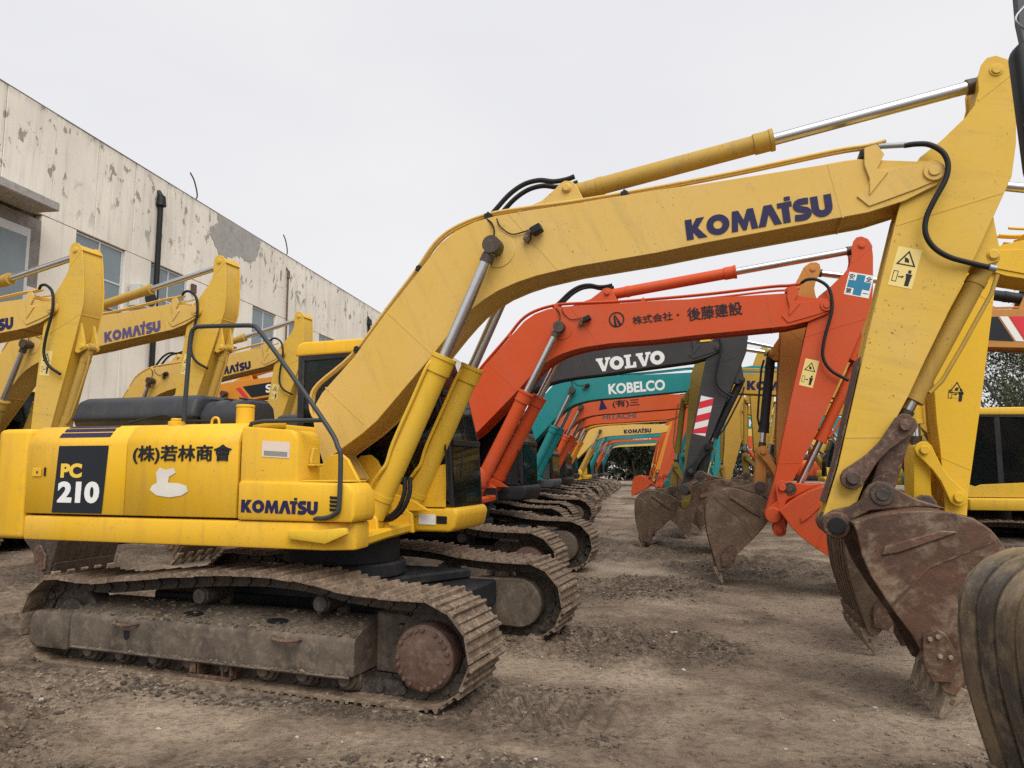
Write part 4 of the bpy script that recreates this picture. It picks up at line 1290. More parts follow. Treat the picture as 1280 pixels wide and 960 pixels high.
VOP = dict(body=LGREY, boom=VGREY, arm=VGREY, cab=LGREY, cabpanel=LGREY, cabbase=LGREY, roof=LGREY, cyl=DARKP, link=DARKP, bucket=BUCKET, pipe=DARKP, round=1)
root, bo, ar, bk, inf = excavator('dark grey excavator with white lettering and a red striped plate', VOP, (897, 433), 14.6, (854, 622), YAW_L, 1.05, 28, 1, -1, ROW_L)
lettering(bo, 'VOLVO', 3.28, .575, 1.36, -.2225, DECWHT, .27, -1, -.333)
st = plate(ar, 'striped_plate', [(.98, -.10), (1.72, -.09), (1.72, .14), (.98, .14)], -.181, .002, DECWHT)
rd = MB()
for k in range(3):
    x = .98 + k * .27
    rd.prism([(x, .14), (min(x + .14, 1.72), .14), (min(x + .26, 1.72), -.095), (min(x + .12, 1.72), -.098)], -.1835, -.185)
put('stripe_print', rd.mesh('stripe_print'), DECRED, st)
plate(bo, 'boom_sticker', [(5.32, .22), (5.50, .15), (5.52, .21), (5.34, .28)], -.2335, .002, DECYEL)

TEP = dict(body=TEAL, boom=TEAL, arm=TEAL, cab=LGREY, cabpanel=LGREY, cabbase=LGREY, roof=LGREY, skirt=DARKP, link=TEAL, bucket=BUCKETM, round=1)
root, bo, ar, bk, inf = excavator('teal excavator with white lettering on its boom behind the dark grey one', TEP, (893, 474), 19.0, (832, 612), YAW_L, 1.06, 20, 1, -1, ROW_L)
lettering(bo, 'KOBELCO', 3.05, .70, 1.42, -.2225, DECWHT, .27, -1, -.333, False, .035)

ORP2 = dict(ORP, body=ORANGE2, boom=ORANGE2, arm=ORANGE2, cabbase=DARKP, ear=ORANGE2, link=ORANGE2, hlink=ORANGE2, bucket=BUCKETM, roof=ORANGE2)
root, bo, ar, bk, inf = excavator('orange excavator with navy emblem on its boom beyond the teal one', ORP2, (868, 500), 23.5, (825, 612), YAW_L, 1.05, 20, 2, -1, ROW_L)
lettering(bo, '(有)三', 3.15, .74, .85, -.2225, DECBLK, .26, -1, -.333, False, 0, .02)
plate(bo, 'emblem', [(2.72, .86), (2.98, .80), (2.94, 1.12), (2.90, 1.14)], -.2225, .003, DECBLUE)
root, bo, ar, bk, inf = excavator('second orange excavator standing right behind the one with the emblem', ORP2, (850, 516), 28.0, (820, 613), YAW_L, 1.04, 20, 2, -1, ROW_L)
lettering(bo, 'HITACHI', 2.85, .82, 1.25, -.2225, LGREY, .20, -1, -.333, False, .03)
HYP = dict(body=YEL2, boom=SANY, arm=SANY, cab=DARKP, bucket=BUCKETM, skirt=DARKP)
root, bo, ar, bk, inf = excavator('amber excavator with dark lettering beyond the two orange ones', HYP, (846, 519), 33.0, (815, 607), YAW_L, 1.1, 20, 2, -1, ROW_L)
lettering(bo, 'HYUNDAI', 2.75, .86, 1.5, -.2225, DECBLK, .22, -1, -.333, False, .035)
root, bo, ar, bk, inf = excavator('pale yellow excavator with short navy lettering, far down the left row', YEL2P, (838, 535), 38.0, (833, 594), YAW_L, 1.02, 20, 2, -1, ROW_L)
lettering(bo, 'KOMATSU', 3.3, .60, 1.4, -.2225, DECBLUE, None, -1, -.333)
for lab, P, px, py, Y in (('teal excavator far down the left row beside the trees', dict(TEP, roof=TEAL), 836, 541, 43), ('small looking orange excavator far down the left row', ORP2, 832, 545, 48), ('last teal excavator at the far end of the left row', TEP, 829, 549, 53), ('yellow excavator closing the far end of the left row', YEL2P, 824, 553, 58)):
    r_, bo, *_ = excavator(lab, P, (px, py), Y, (px - 12, 598), YAW_L, 1.03, 20, 2, -1, ROW_L)
    if P is ORP2:
        lettering(bo, 'HITACHI', 3.6, .52, 1.1, -.2225, DECWHT, .2, -1, -.333, False, .03)

# ================================================================== in front of the building
root, bo, ar, bk, inf = excavator('yellow excavator whose boom leaves the picture at its left edge', dict(YEL2P, bucket=GREASE), (65, 385), 11.0, (22, 645), YAW_L, 1.05, 30, 1, -1, ROW_B)
lettering(bo, 'KOMATSU', 3.738, 0.428, 1.15, -.2225, DECBLUE, None, -1, -0.333)
safety_sticker(ar, -1, .62, -.01, .19, .36)
root, bo, ar, bk, inf = excavator('yellow excavator with chipped navy lettering in front of the grey plaster patch', YEL2P, (245, 389), 13.4, (208, 560), YAW_L, 1.12, 30, 1, -1, ROW_B)
lettering(bo, 'KOMATSU', 3.70, 0.43, 1.2, -.2225, plain('decal_worn', (.10, .08, .20), .5, 0, .6, 5), None, -1, -0.333)
safety_sticker(ar, -1, .72, -.01, .17, .34)
root, bo, ar, bk, inf = excavator('yellow excavator with navy lettering half hidden behind another arm', YEL2P, (352, 441), 16.4, (325, 570), YAW_L, 1.0, 30, 1, -1, ROW_B)
lettering(bo, 'KOMATSU', 3.60, 0.47, 1.2, -.2225, DECBLUE, None, -1, -0.333)
safety_sticker(ar, -1, .72, -.01, .17, .34)
SAP = dict(body=SANY, boom=SANY, arm=SANY, cab=DARKP, bucket=BUCKETM, skirt=DARKP)
root, bo, ar, bk, inf = excavator('amber excavator with black and red boom stripe near the building', SAP, (420, 470), 20.5, (400, 590), YAW_L, 1.05, 30, 2, -1, ROW_B)
band = plate(bo, 'boom_band', [(2.95, .70), (4.3, .22), (4.3, .58), (2.80, 1.12)], -.2225, .003, DECBLK)
plate(bo, 'boom_stripe', [(2.72, .80), (2.86, .75), (2.72, 1.14), (2.58, 1.18)], -.2225, .003, DECRED)
lettering(band, 'SANY', 3.42, .60, 1.1, -.227, DECWHT, .23, -1, -.333, False, .03)
root, bo, ar, bk, inf = excavator('farthest yellow excavator before the building, behind the dark cab', YEL2P, (468, 462), 24.5, (450, 590), YAW_L, 1.05, 30, 2, -1, ROW_B)

# ================================================================== right side of the lane
R1P = dict(body=YEL3, boom=YEL3, arm=YEL3, cyl=YEL3, link=YEL3, hlink=YEL3, cab=YEL3, bucket=BUCKETM, ear=BUCKETM)
root, bo, ar, bk, inf = excavator('bright yellow excavator whose arm stands just behind the front bucket', R1P, (1226, 322), 6.9, (1199, 655), YAW_R, 0.95, 47, 1, 1, ROW_R)
safety_sticker(ar, 1, 1.30, .10, .09, .14, R1P['arm'])
TANP = dict(body=TAN, boom=TAN, arm=TAN, cyl=DARKP, link=TAN, cab=YEL2, bucket=BUCKETM, cabframe=DARKP)
root, bo, ar, bk, inf = excavator('tan orange excavator with dark cylinders and a black and red stripe', TANP, (1022, 408), 11.0, (972, 646), YAW_R, 1.0, 58, 1, 1, ROW_R)
plate(bo, 'boom_band', [(3.05, .70), (3.75, .48), (3.75, .80), (3.36, .965)], .2225, .003, DECBLK, 1)
plate(bo, 'boom_stripe', [(2.93, .74), (3.03, .71), (3.34, .975), (3.24, 1.01)], .2225, .003, DECWHT, 1)
plate(bo, 'boom_stripe', [(2.72, .81), (2.91, .75), (3.22, 1.02), (3.03, 1.09), (2.96, 1.07)], .2225, .003, DECRED, 1)
SHADEP = dict(body=YEL2, boom=CATY, arm=AGED_SHADED, cyl=AGED_SHADED, link=AGED_SHADED, cab=YEL2, bucket=BUCKETM)
root, bo, ar, bk, inf = excavator('yellow excavator with an aged arm coloured as in shade beyond the grey arm', SHADEP, (892, 478), 15.8, (860, 612), YAW_R, 0.96, 18, 1, 1, ROW_R, zoff=-.10)
lettering(bo, 'KOMATSU', 4.85, 0.10, 1.35, .2225, DECBLUE, None, 1, .333)
root, bo, ar, bk, inf = excavator('worn yellow excavator with muddy arm end behind the grey bucket cylinder', dict(SHADEP, arm=CATY, cyl=CATY), (962, 478), 20.0, (948, 618), YAW_R, 1.0, 36, 1, 1, ROW_R)
excavator('teal excavator on the right whose arm stands behind the grey arm', dict(TEP, bucket=BUCKETM), (912, 466), 17.9, (876, 606), YAW_R, 1.0, 20, 2, 1, ROW_R)
excavator('yellow excavator on the right seen between the tan arm and the grey arm', YEL2P, (1000, 490), 22.4, (972, 618), YAW_R, 1.0, 30, 2, 1, ROW_R)
root, bo, ar, bk, inf = excavator('ochre excavator with black letter plate on its boom', dict(SHADEP, boom=CATY, arm=CATY), (930, 512), 24.5, (905, 618), YAW_R, 1.06, 30, 2, 1, ROW_R)
bd = plate(bo, 'letter_plate', [(4.35, .10), (4.95, -.02), (4.95, .44), (4.35, .62)], .2225, .003, DECBLK, 1)
lettering(bd, 'CAT', 4.92, .10, .52, .226, DECWHT, .30, 1, .25, False, .04)
plate(bd, 'triangle_mark', [(4.55, .13), (4.80, .06), (4.68, .26)], .2275, .001, DECYEL, 1)
root, bo, ar, bk, inf = excavator('teal excavator with white lettering on the right side of the lane', TEP, (915, 528), 29.5, (893, 612), YAW_R, 1.0, 30, 2, 1, ROW_R)
lettering(bo, 'KOBELCO', 4.9, .06, 1.5, .2225, DECWHT, .27, 1, .333, False, .035)
root, bo, ar, bk, inf = excavator('yellow excavator at the far end of the right side', YEL2P, (900, 540), 35.0, (882, 606), YAW_R, 1.0, 30, 2, 1, ROW_R)
root, bo, ar, bk, inf = excavator('orange excavator at the far end of the right side', dict(ORP2, bucket=ORANGE2), (838, 545), 40.0, (817, 604), YAW_R, 1.0, 30, 2, 1, ROW_R)

# ================================================================== loose bucket at the right edge
NBP = dict(ear=NEARB, strip=NEARB)
c_, s_ = math.cos(math.radians(50)), math.sin(math.radians(50))
lo = min(s_ * p[0] + c_ * p[1] for p in BKT_SIDE + [TOOTH_TIP])
NB = empty('excavator_bucket', (2.775, 2.98, 0.0), math.radians(177), .95)
tag(NB, 'big worn bucket standing on the mud at the right edge, ribs round its back', 'bucket')
bkn, _ = bucket(NB, NBP, 1, Vector((-.35, -lo)), math.radians(50), 1.30, NEARB, TOOTHM, .060, 8)

# ================================================================== mirror on a post, upper right
MR = empty('side_mirror', (1.885, 2.32, 0.0), math.radians(-8))
tag(MR, 'black rounded mirror on a grey post at the upper right edge', 'mirror')
def rrect(w, h, r, n=6):
    out = []
    for cx, cz, a0 in ((w / 2 - r, h / 2 - r, 0), (-w / 2 + r, h / 2 - r, 90), (-w / 2 + r, -h / 2 + r, 180), (w / 2 - r, -h / 2 + r, 270)):
        out += [(cx + r * math.cos(math.radians(a0 + 90 * k / n)), cz + r * math.sin(math.radians(a0 + 90 * k / n))) for k in range(n + 1)]
    return out
mz = 2.875
Mm = Matrix.Translation((-.105, 0, mz)) @ Matrix.Rotation(math.radians(-2.5), 4, 'Y')
mh = put('mirror_housing', MB().prism(rrect(.19, .50, .055), -.035, .03).mesh('mirror_housing', .018, 3, 50), BLACKSTEEL, MR, Mm)
put('mirror_glass', MB().prism(rrect(.165, .47, .045), .031, .034).mesh('mirror_glass'), CHROME, mh)
put('mirror_clip', MB().tube(smooth_path([(-.10, -.038, -.05), (-.07, -.045, -.09), (0, -.045, -.10), (.08, -.04, -.10)], 4), .004, 6).tube(smooth_path([(-.04, -.03, .27), (-.075, -.04, .29), (-.085, -.04, .32), (-.05, -.04, .36)], 4), .004, 6).mesh('mirror_clip', ang=60), SILVER, mh)
put('mirror_bracket', MB().prism([(-.03, .20), (.05, .20), (.06, .32), (.05, .60), (-.03, .60), (-.04, .34)], .036, .06).mesh('mirror_bracket', .008), LGREY, mh)
put('mirror_post', MB().tube(smooth_path([(0.02, .06, 0.0), (0.02, .06, 1.5), (0.02, .06, 2.9), (0.0, .06, 3.3), (-.08, .05, 3.42)], 6), .024, 10).mesh('mirror_post', ang=60), LGREY, MR)

# ================================================================== the old building
BH = 14.0
WY = FPX * (BH - CAMZ) / (HOR - 97)
WX = -640 / FPX * WY
wd = Vector((150, FPX)).normalized()
BLD = empty('building', (WX, WY, 0), math.atan2(wd.y, wd.x))
tag(BLD, 'old cream concrete building with peeling walls and a long flat roofline', 'building')


def on_wall(px, py):
    k = (px - 640) / FPX
    s = (k * WY - WX) / (wd.x - wd.y * k)
    r = ray(px, py)
    Y = WY + wd.y * s
    return (s, CAMZ + r.z * Y / r.y)


def wall_mat():
    m, t, b = nodes_of('peeling_wall')
    g = N(t, 'ShaderNodeNewGeometry')
    v = g.outputs['Position']
    sep = N(t, 'ShaderNodeSeparateXYZ')
    t.links.new(v, sep.inputs[0])
    base = mixc(t, ramp(t, noise_tex(t, v, .35, 6, .6), .35, .7), (.79, .74, .645), (.66, .615, .535))
    mp = N(t, 'ShaderNodeMapping')
    mp.inputs['Scale'].default_value = (2.2, 2.2, .16)
    t.links.new(v, mp.inputs['Vector'])
    st = noise_tex(t, mp.outputs[0], 1.3, 7, .65)
    col = mixc(t, mul(t, ramp(t, st, .50, .82), .55), base, (.30, .26, .21))
    mp2 = N(t, 'ShaderNodeMapping')
    mp2.inputs['Scale'].default_value = (1, 1, .6)
    t.links.new(v, mp2.inputs['Vector'])
    pe = noise_tex(t, mp2.outputs[0], 2.6, 7, .62, .3)
    band = N(t, 'ShaderNodeMapRange', i_1=10.3, i_2=11.6)
    t.links.new(sep.outputs['Z'], band.inputs[0])
    peel = mul(t, ramp(t, pe, .572, .602), band.outputs[0])
    pm = noise_tex(t, v, .5, 3, .5)
    peel = mul(t, peel, ramp(t, pm, .38, .48))
    col = mixc(t, mul(t, peel, .85), col, (.235, .215, .185))
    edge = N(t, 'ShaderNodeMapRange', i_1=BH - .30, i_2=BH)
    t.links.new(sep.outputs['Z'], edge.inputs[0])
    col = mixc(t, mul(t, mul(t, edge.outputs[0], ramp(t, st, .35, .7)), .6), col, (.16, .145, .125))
    t.links.new(col, b.inputs['Base Color'])
    b.inputs['Roughness'].default_value = .9
    bump(t, b, peel, -.4, .02)
    return m


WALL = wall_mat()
CONC = grime('bare_concrete', (.20, .185, .165), (.27, .25, .225), (.12, .11, .10), 1.6, (.8, .95), 0, .4)
PLAST = grime('bare_plaster', (.33, .315, .295), (.40, .38, .355), (.22, .205, .19), 1.2, (.8, .95), 0, .4)
WFRAME = plain('window_frame', (.58, .60, .60), .5, .0, .3)
WGLASS = plain('window_glass', (.20, .245, .265), .12, 0, .5, .7)
put('wall_core', MB().box(-14, 118, .30, 16, 0, BH - .25).mesh('wall_core'), CONC, BLD)
S0, MODP = 1.4, 2.1
ztop = 10.25
pm_ = cached('wpanel', lambda: MB().box(.012, MODP - .012, 0, .28, ztop + .012, BH - .02).mesh('wall_panel', .012))
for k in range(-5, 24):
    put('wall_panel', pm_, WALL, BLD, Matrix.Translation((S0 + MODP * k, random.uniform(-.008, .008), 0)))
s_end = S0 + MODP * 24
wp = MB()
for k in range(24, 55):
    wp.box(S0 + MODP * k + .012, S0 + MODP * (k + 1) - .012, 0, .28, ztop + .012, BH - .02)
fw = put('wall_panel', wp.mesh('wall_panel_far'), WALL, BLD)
fw['kind'] = 'stuff'
put('roof_coping', MB().box(-14, 118, -.010, .40, BH - .018, BH + .015).mesh('roof_coping'), CONC, BLD)
win = 0
for k in range(-3, 26):
    a, b2 = 2.65 + 4.2 * k, 5.25 + 4.2 * k
    zb = 7.75
    put('wall_panel', cached('wlow', lambda: MB().box(.012, 1.588, 0, .28, 0, ztop - .012).mesh('wall_panel', .012)), WALL, BLD, Matrix.Translation((b2, random.uniform(-.006, .006), 0)))
    put('wall_panel', cached('wund', lambda: MB().box(.0, 2.6, .02, .28, 0, zb - .06).mesh('wall_panel', .012)), WALL, BLD, Matrix.Translation((a, 0, 0)))
    if k < -1:
        continue
    if k == -1:
        continue
    wn = put('window', cached('win', lambda: MB().box(0, 2.6, .10, .16, zb, zb + .07).box(0, 2.6, .10, .16, ztop - .09, ztop - .02).box(0, .07, .10, .16, zb + .07, ztop - .09).box(2.53, 2.6, .10, .16, zb + .07, ztop - .09).box(1.27, 1.33, .095, .155, zb + .07, ztop - .09).box(.07, 1.27, .105, .15, zb + 1.05, zb + 1.11).box(1.33, 2.53, .105, .15, zb + 1.05, zb + 1.11).mesh('window', .004)), WFRAME, BLD, Matrix.Translation((a, 0, 0)))
    if k < 8:
        for (x0, x1) in ((.07, 1.27), (1.33, 2.53)):
            for (z0, z1) in ((zb + .07, zb + 1.05), (zb + 1.11, ztop - .09)):
                put('pane', cached(('pane', x0, z0), lambda: MB().box(x0, x1, .13, .14, z0, z1).mesh('pane')), WGLASS, wn)
    else:
        put('pane', cached('paneall', lambda: MB().box(.07, 2.53, .16, .17, zb + .07, ztop - .09).mesh('pane')), WGLASS, wn)
    put('window_sill', cached('sill', lambda: MB().box(-.05, 2.65, -.10, .16, zb - .058, zb - .002).mesh('window_sill', .01)), CONC, wn)
# entrance canopy and recess at the left edge
put('canopy', MB().prism([(-6, -1.1), (0.55, -1.1), (0.55, .0), (-6, .0)], 10.12, 10.42, 'z').mesh('canopy', .03), PLAST, BLD)
put('recess', MB().box(-4.0, 1.38, .03, .29, 6.0, 10.04).mesh('recess'), CONC, BLD)
dr = put('door', MB().box(-2.0, .6, -.02, .02, 6.2, 9.6).mesh('door', .01), WFRAME, BLD)
put('door_pane', MB().box(-1.8, -.75, -.035, -.022, 6.4, 9.3).box(-.6, .45, -.035, -.022, 6.4, 9.3).mesh('door_pane'), WGLASS, dr)
# drain pipes
for px, py, z0, mt in ((182, 243, 4.0, BLACKSTEEL), (351, 337, 6.0, RUST), (456.5, 398, 5.0, BLACKSTEEL)):
    s, z = on_wall(px, py)
    r_ = .11 if mt is BLACKSTEEL else .05
    put('drain_pipe', MB().cyl((s, -.13, z0), (s, -.13, z - .5), r_, n=12).cyl((s, -.15, z - .52), (s, -.15, z - .1), r_ * 1.9, r_ * 1.5, n=12).cyl((s, -.13, z - .1), (s, .02, z + .12), r_, n=10).mesh('drain_pipe'), mt, BLD)
# fallen plaster
def patch(pts):
    q = [on_wall(*p) for p in pts]
    rough_ = []
    for i in range(len(q)):
        a, b2 = Vector(q[i]), Vector(q[(i + 1) % len(q)])
        for k in range(5):
            p = a.lerp(b2, k / 5)
            rough_.append((p.x + random.uniform(-.10, .10) * (k > 0), min(BH - .03, p.y + random.uniform(-.10, .10) * (k > 0))))
    put('bare_patch', MB().prism(rough_, -.014, -.020).mesh('bare_patch', smooth=False), PLAST, BLD)
z32 = lambda l: [(x / 3.2, y / 3.2 + 80) for x, y in l]
patch(z32([(838, 577), (870, 602), (930, 638), (1015, 694), (1005, 765), (975, 800), (940, 775), (905, 770), (855, 790), (835, 735), (805, 680), (800, 655), (835, 640)]))
patch(z32([(620, 446), (640, 458), (665, 474), (650, 490), (630, 482)]))
for px, py in ((231, 240), (351, 312)):
    s, z = on_wall(px, py)
    put('bent_rod', MB().tube(smooth_path([(s, .1, BH - .1), (s + .15, .05, BH + .25), (s - .2, 0, BH + .8), (s - .7, -.1, BH + 1.0)], 4), .035, 6).mesh('bent_rod'), RUST, BLD)
s, z = on_wall(160, 372)
ac = put('air_conditioner', MB().box(s - .55, s + .55, -.55, -.12, z - .45, z + .45).mesh('air_conditioner', .02), plain('ac_white', (.55, .55, .52), .5), BLD)
put('fan_grille', MB().cyl((s + .15, -.58, z), (s + .15, -.552, z), .34, n=24).mesh('fan_grille'), BLACKSTEEL, ac)
for px, py in ((232, 361), (257, 357)):
    s, z = on_wall(px, py)
    put('wall_box', MB().box(s - .16, s + .16, -.12, -.01, z - .2, z + .2).mesh('wall_box', .01), RUST, BLD)

# ================================================================== muddy ground
def vnoise(x, y, seed):
    xi, yi = np.floor(x).astype(np.int64), np.floor(y).astype(np.int64)
    xf, yf = x - xi, y - yi
    def h(a, b):
        n = (a * 374761393 + b * 668265263 + seed * 974711) & 0x7fffffff
        n = ((n ^ (n >> 13)) * 1274126177) & 0x7fffffff
        return ((n ^ (n >> 16)) & 0xffff) / 65535.0
    u, v = xf * xf * (3 - 2 * xf), yf * yf * (3 - 2 * yf)
    return (h(xi, yi) * (1 - u) + h(xi + 1, yi) * u) * (1 - v) + (h(xi, yi + 1) * (1 - u) + h(xi + 1, yi + 1) * u) * v


def fbm(x, y, sc, oct_, seed):
    t, a, w = 0, 1.0, 0
    for o in range(oct_):
        c, s = math.cos(o * 1.1), math.sin(o * 1.1)
        t = t + a * vnoise((x * c - y * s) * sc * 2 ** o + 17.3 * o, (x * s + y * c) * sc * 2 ** o, seed + o)
        w += a
        a *= .5
    return t / w


def clod_mask(x, y):
    return np.clip((fbm(x, y, .55, 3, 5) - .47) * 6, 0, 1)


OM, DM, NM = info['O'], info['d'], info['n']


def ground_z(x, y):
    z = (fbm(x, y, .35, 3, 1) - .5) * .09
    m = clod_mask(x, y)
    rid = 1 - np.abs(2 * fbm(x, y, 2.6, 4, 9) - 1)
    z += m * (rid - .60) * .20
    z += (fbm(x, y, 7.0, 5, 21) - .5) * .060 * (.30 + m)
    z += m * (np.abs(2 * fbm(x, y, 11.0, 2, 71) - 1) - .3) * .035
    # a churned bank in front of the machine, to the left
    bank = np.clip(1 - np.abs((y - (3.95 + (x + 2) * .12)) / .55), 0, 1) * np.clip((-.35 - x) / .8, 0, 1)
    z += bank * (fbm(x, y, 3.2, 5, 33) - .30) * .22
    # prints of the track shoes
    lx, ly = (x - OM.x) * DM.x + (y - OM.y) * DM.y, (x - OM.x) * NM.x + (y - OM.y) * NM.y
    for s in (-1, 1):
        w = np.clip((.36 - np.abs(ly - 1.1 * s)) / .08, 0, 1)
        f = w * np.clip((lx - 1.55) / .15, 0, 1) * np.clip((3.2 - lx) / .9, 0, 1)
        tri = np.abs(((lx / PITCHL * 1.0) % 1.0) - .5) * 2
        z += f * (np.clip(tri * 2.6 - .9, 0, 1) * .075 - .03) * (.6 + .8 * fbm(x, y, 4, 2, 41))
        side_ = np.clip(1 - np.abs((np.abs(ly - 1.1 * s) - .45) / .13), 0, 1) * np.clip((2.7 - lx) / .6, 0, 1) * np.clip((lx + 2.6) / .4, 0, 1)
        z += side_ * (fbm(x, y, 5.5, 4, 55) - .25) * .075
        under = np.clip((.34 - np.abs(ly - 1.1 * s)) / .05, 0, 1) * np.clip((1.75 - lx) / .1, 0, 1) * np.clip((lx + 2.3) / .1, 0, 1)
        z = z * (1 - under) + (.038 + .03 * (fbm(x, y, 5, 3, 61) - .5)) * under
    return z


def churn(x, y):
    lx, ly = (x - OM.x) * DM.x + (y - OM.y) * DM.y, (x - OM.x) * NM.x + (y - OM.y) * NM.y
    c = clod_mask(x, y)
    c = np.maximum(c, np.clip(1 - np.abs((y - (3.95 + (x + 2) * .12)) / .75), 0, 1) * np.clip((-.2 - x) / .8, 0, 1) * 1.3)
    near_ = np.clip((.75 - np.abs(np.abs(ly) - 1.1)) / .3, 0, 1) * np.clip((3.1 - lx) / .5, 0, 1) * np.clip((lx + 2.9) / .4, 0, 1)
    c = np.maximum(c, near_ * .95)
    return np.clip(c * (.35 + 1.3 * fbm(x, y, 2.2, 4, 91)), 0, 1)


def axis(lo, hi, f0, f1, h, g):
    mid = list(np.arange(f0, f1, h))
    up, st_ = [], h
    p = f1
    while p < hi:
        up.append(p)
        st_ *= g
        p += st_
    dn, st_, p = [], h, f0 - h
    while p > lo:
        dn.append(p)
        st_ *= g
        p -= st_
    return np.array([lo] + dn[::-1] + mid + up + [hi])


gx, gy = axis(-420, 420, -4.4, 4.4, .022, 1.035), axis(-60, 700, 3.3, 8.2, .022, 1.022)
GX, GY = np.meshgrid(gx, gy)
far_ = np.clip((np.hypot(GX, GY) - 60) / 60, 0, 1)
GZ = ground_z(GX, GY) * (1 - far_)
nx, ny = len(gx), len(gy)
me = bpy.data.meshes.new('ground')
co = np.stack([GX, GY, GZ], -1).reshape(-1, 3).astype(np.float32)
idx = np.arange(nx * ny).reshape(ny, nx)
fc = np.stack([idx[:-1, :-1], idx[:-1, 1:], idx[1:, 1:], idx[1:, :-1]], -1).reshape(-1, 4).astype(np.int32)
me.vertices.add(len(co))
me.vertices.foreach_set('co', co.ravel())
me.loops.add(fc.size)
me.loops.foreach_set('vertex_index', fc.ravel())
me.polygons.add(len(fc))
me.polygons.foreach_set('loop_start', np.arange(0, fc.size, 4, dtype=np.int32))
me.polygons.foreach_set('loop_total', np.full(len(fc), 4, dtype=np.int32))
at_ = me.attributes.new('churn', 'FLOAT', 'POINT')
at_.data.foreach_set('value', (churn(GX, GY) * (1 - far_)).ravel().astype(np.float32))
me.update()
me.shade_smooth()


def mud_mat():
    m, t, b = nodes_of('mud')
    g = N(t, 'ShaderNodeNewGeometry')
    v = g.outputs['Position']
    n0 = noise_tex(t, v, .45, 6, .6, .3)
    n1 = noise_tex(t, v, 2.3, 9, .68, .3)
    n2 = noise_tex(t, v, 17, 7, .7)
    n3 = noise_tex(t, v, 90, 4, .6)
    col = mixc(t, ramp(t, n1, .34, .68), (.125, .089, .060), (.315, .236, .168))
    col = mixc(t, mul(t, ramp(t, n0, .46, .62), .75), col, (.43, .335, .245))
    col = mixc(t, mul(t, ramp(t, n2, .48, .66), .62), col, (.070, .050, .036))
    col = mixc(t, mul(t, ramp(t, n3, .63, .69), .50), col, (.40, .34, .26))
    at_ = N(t, 'ShaderNodeAttribute', attribute_name='churn')
    ch = mul(t, at_.outputs['Fac'], ramp(t, n2, .25, .60))
    col = mixc(t, mul(t, ch, .88), col, (.058, .040, .027))
    sep = N(t, 'ShaderNodeSeparateXYZ')
    t.links.new(v, sep.inputs[0])
    low = N(t, 'ShaderNodeMapRange', i_1=-.06, i_2=.05, i_3=1.0, i_4=0.0)
    t.links.new(sep.outputs['Z'], low.inputs[0])
    t.links.new(col, b.inputs['Base Color'])
    ro = N(t, 'ShaderNodeMapRange', i_3=.48, i_4=.95)
    t.links.new(n1, ro.inputs[0])
    t.links.new(ro.outputs[0], b.inputs['Roughness'])
    b.inputs['Specular IOR Level'].default_value = .3
    h = N(t, 'ShaderNodeMath', operation='ADD')
    t.links.new(mul(t, n1, 2.2), h.inputs[0])
    t.links.new(n2, h.inputs[1])
    h2 = N(t, 'ShaderNodeMath', operation='ADD')
    t.links.new(h.outputs[0], h2.inputs[0])
    t.links.new(mul(t, n3, .35), h2.inputs[1])
    bump(t, b, h2.outputs[0], .95, .035)
    return m


MUD = mud_mat()
tag(put('ground', me, MUD), None, None, None, 'structure')

# clods and stones nobody could count
def clods(n, name, size, mat, region, strict=0):
    mb = MB()
    ico = [(0, 0, 1), (.894, 0, .447), (.276, .851, .447), (-.724, .526, .447), (-.724, -.526, .447), (.276, -.851, .447), (.724, .526, -.447), (-.276, .851, -.447), (-.894, 0, -.447), (-.276, -.851, -.447), (.724, -.526, -.447), (0, 0, -1)]
    fs = [(0, 1, 2), (0, 2, 3), (0, 3, 4), (0, 4, 5), (0, 5, 1), (1, 6, 2), (2, 7, 3), (3, 8, 4), (4, 9, 5), (5, 10, 1), (2, 6, 7), (3, 7, 8), (4, 8, 9), (5, 9, 10), (1, 10, 6), (6, 11, 7), (7, 11, 8), (8, 11, 9), (9, 11, 10), (10, 11, 6)]
    xs, ys = region(n)
    keep = rng.random(n) < (.18 + .82 * clod_mask(xs, ys))
    if strict:                                   # only where the mud is churned: patches, the bank, beside the tracks
        lx, ly = (xs - OM.x) * DM.x + (ys - OM.y) * DM.y, (xs - OM.x) * NM.x + (ys - OM.y) * NM.y
        beside = (np.abs(np.abs(np.abs(ly) - 1.1) - .47) < .13) & (lx > -2.6) & (lx < 2.9)
        bank = (np.abs(ys - (3.95 + (xs + 2) * .12)) < .5) & (xs < -.5)
        edge = np.clip((fbm(xs, ys, 2.4, 3, 81) - .42) * 5, 0, 1)
        keep = rng.random(n) < np.maximum(np.maximum(clod_mask(xs, ys) ** 2 * .55 * edge, beside * edge), bank * (.25 + .75 * edge))
        inside = (np.abs(np.abs(ly) - 1.1) < .32) & (lx > -2.4) & (lx < 1.95)
        keep &= ~inside
    xs, ys = xs[keep], ys[keep]
    zs = ground_z(xs, ys)
    for x, y, z in zip(xs, ys, zs):
        r = size * math.exp(min(.75, random.gauss(0, .4)))
        sc = (r * random.uniform(.7, 1.4), r * random.uniform(.7, 1.4), r * random.uniform(.45, .8))
        a = random.uniform(0, 6.28)
        c, s = math.cos(a), math.sin(a)
        vs = []
        for p in ico:
            k = random.uniform(.75, 1.2)
            px_, py_, pz_ = p[0] * sc[0] * k, p[1] * sc[1] * k, p[2] * sc[2] * k
            vs.append((x + px_ * c - py_ * s, y + px_ * s + py_ * c, z + pz_ + sc[2] * .2))
        mb.add(vs, fs)
    me_ = bpy.data.meshes.new(name)
    me_.from_pydata(mb.v, [], mb.f)
    me_.update()
    tag(put(name, me_, mat), None, None, None, 'stuff')


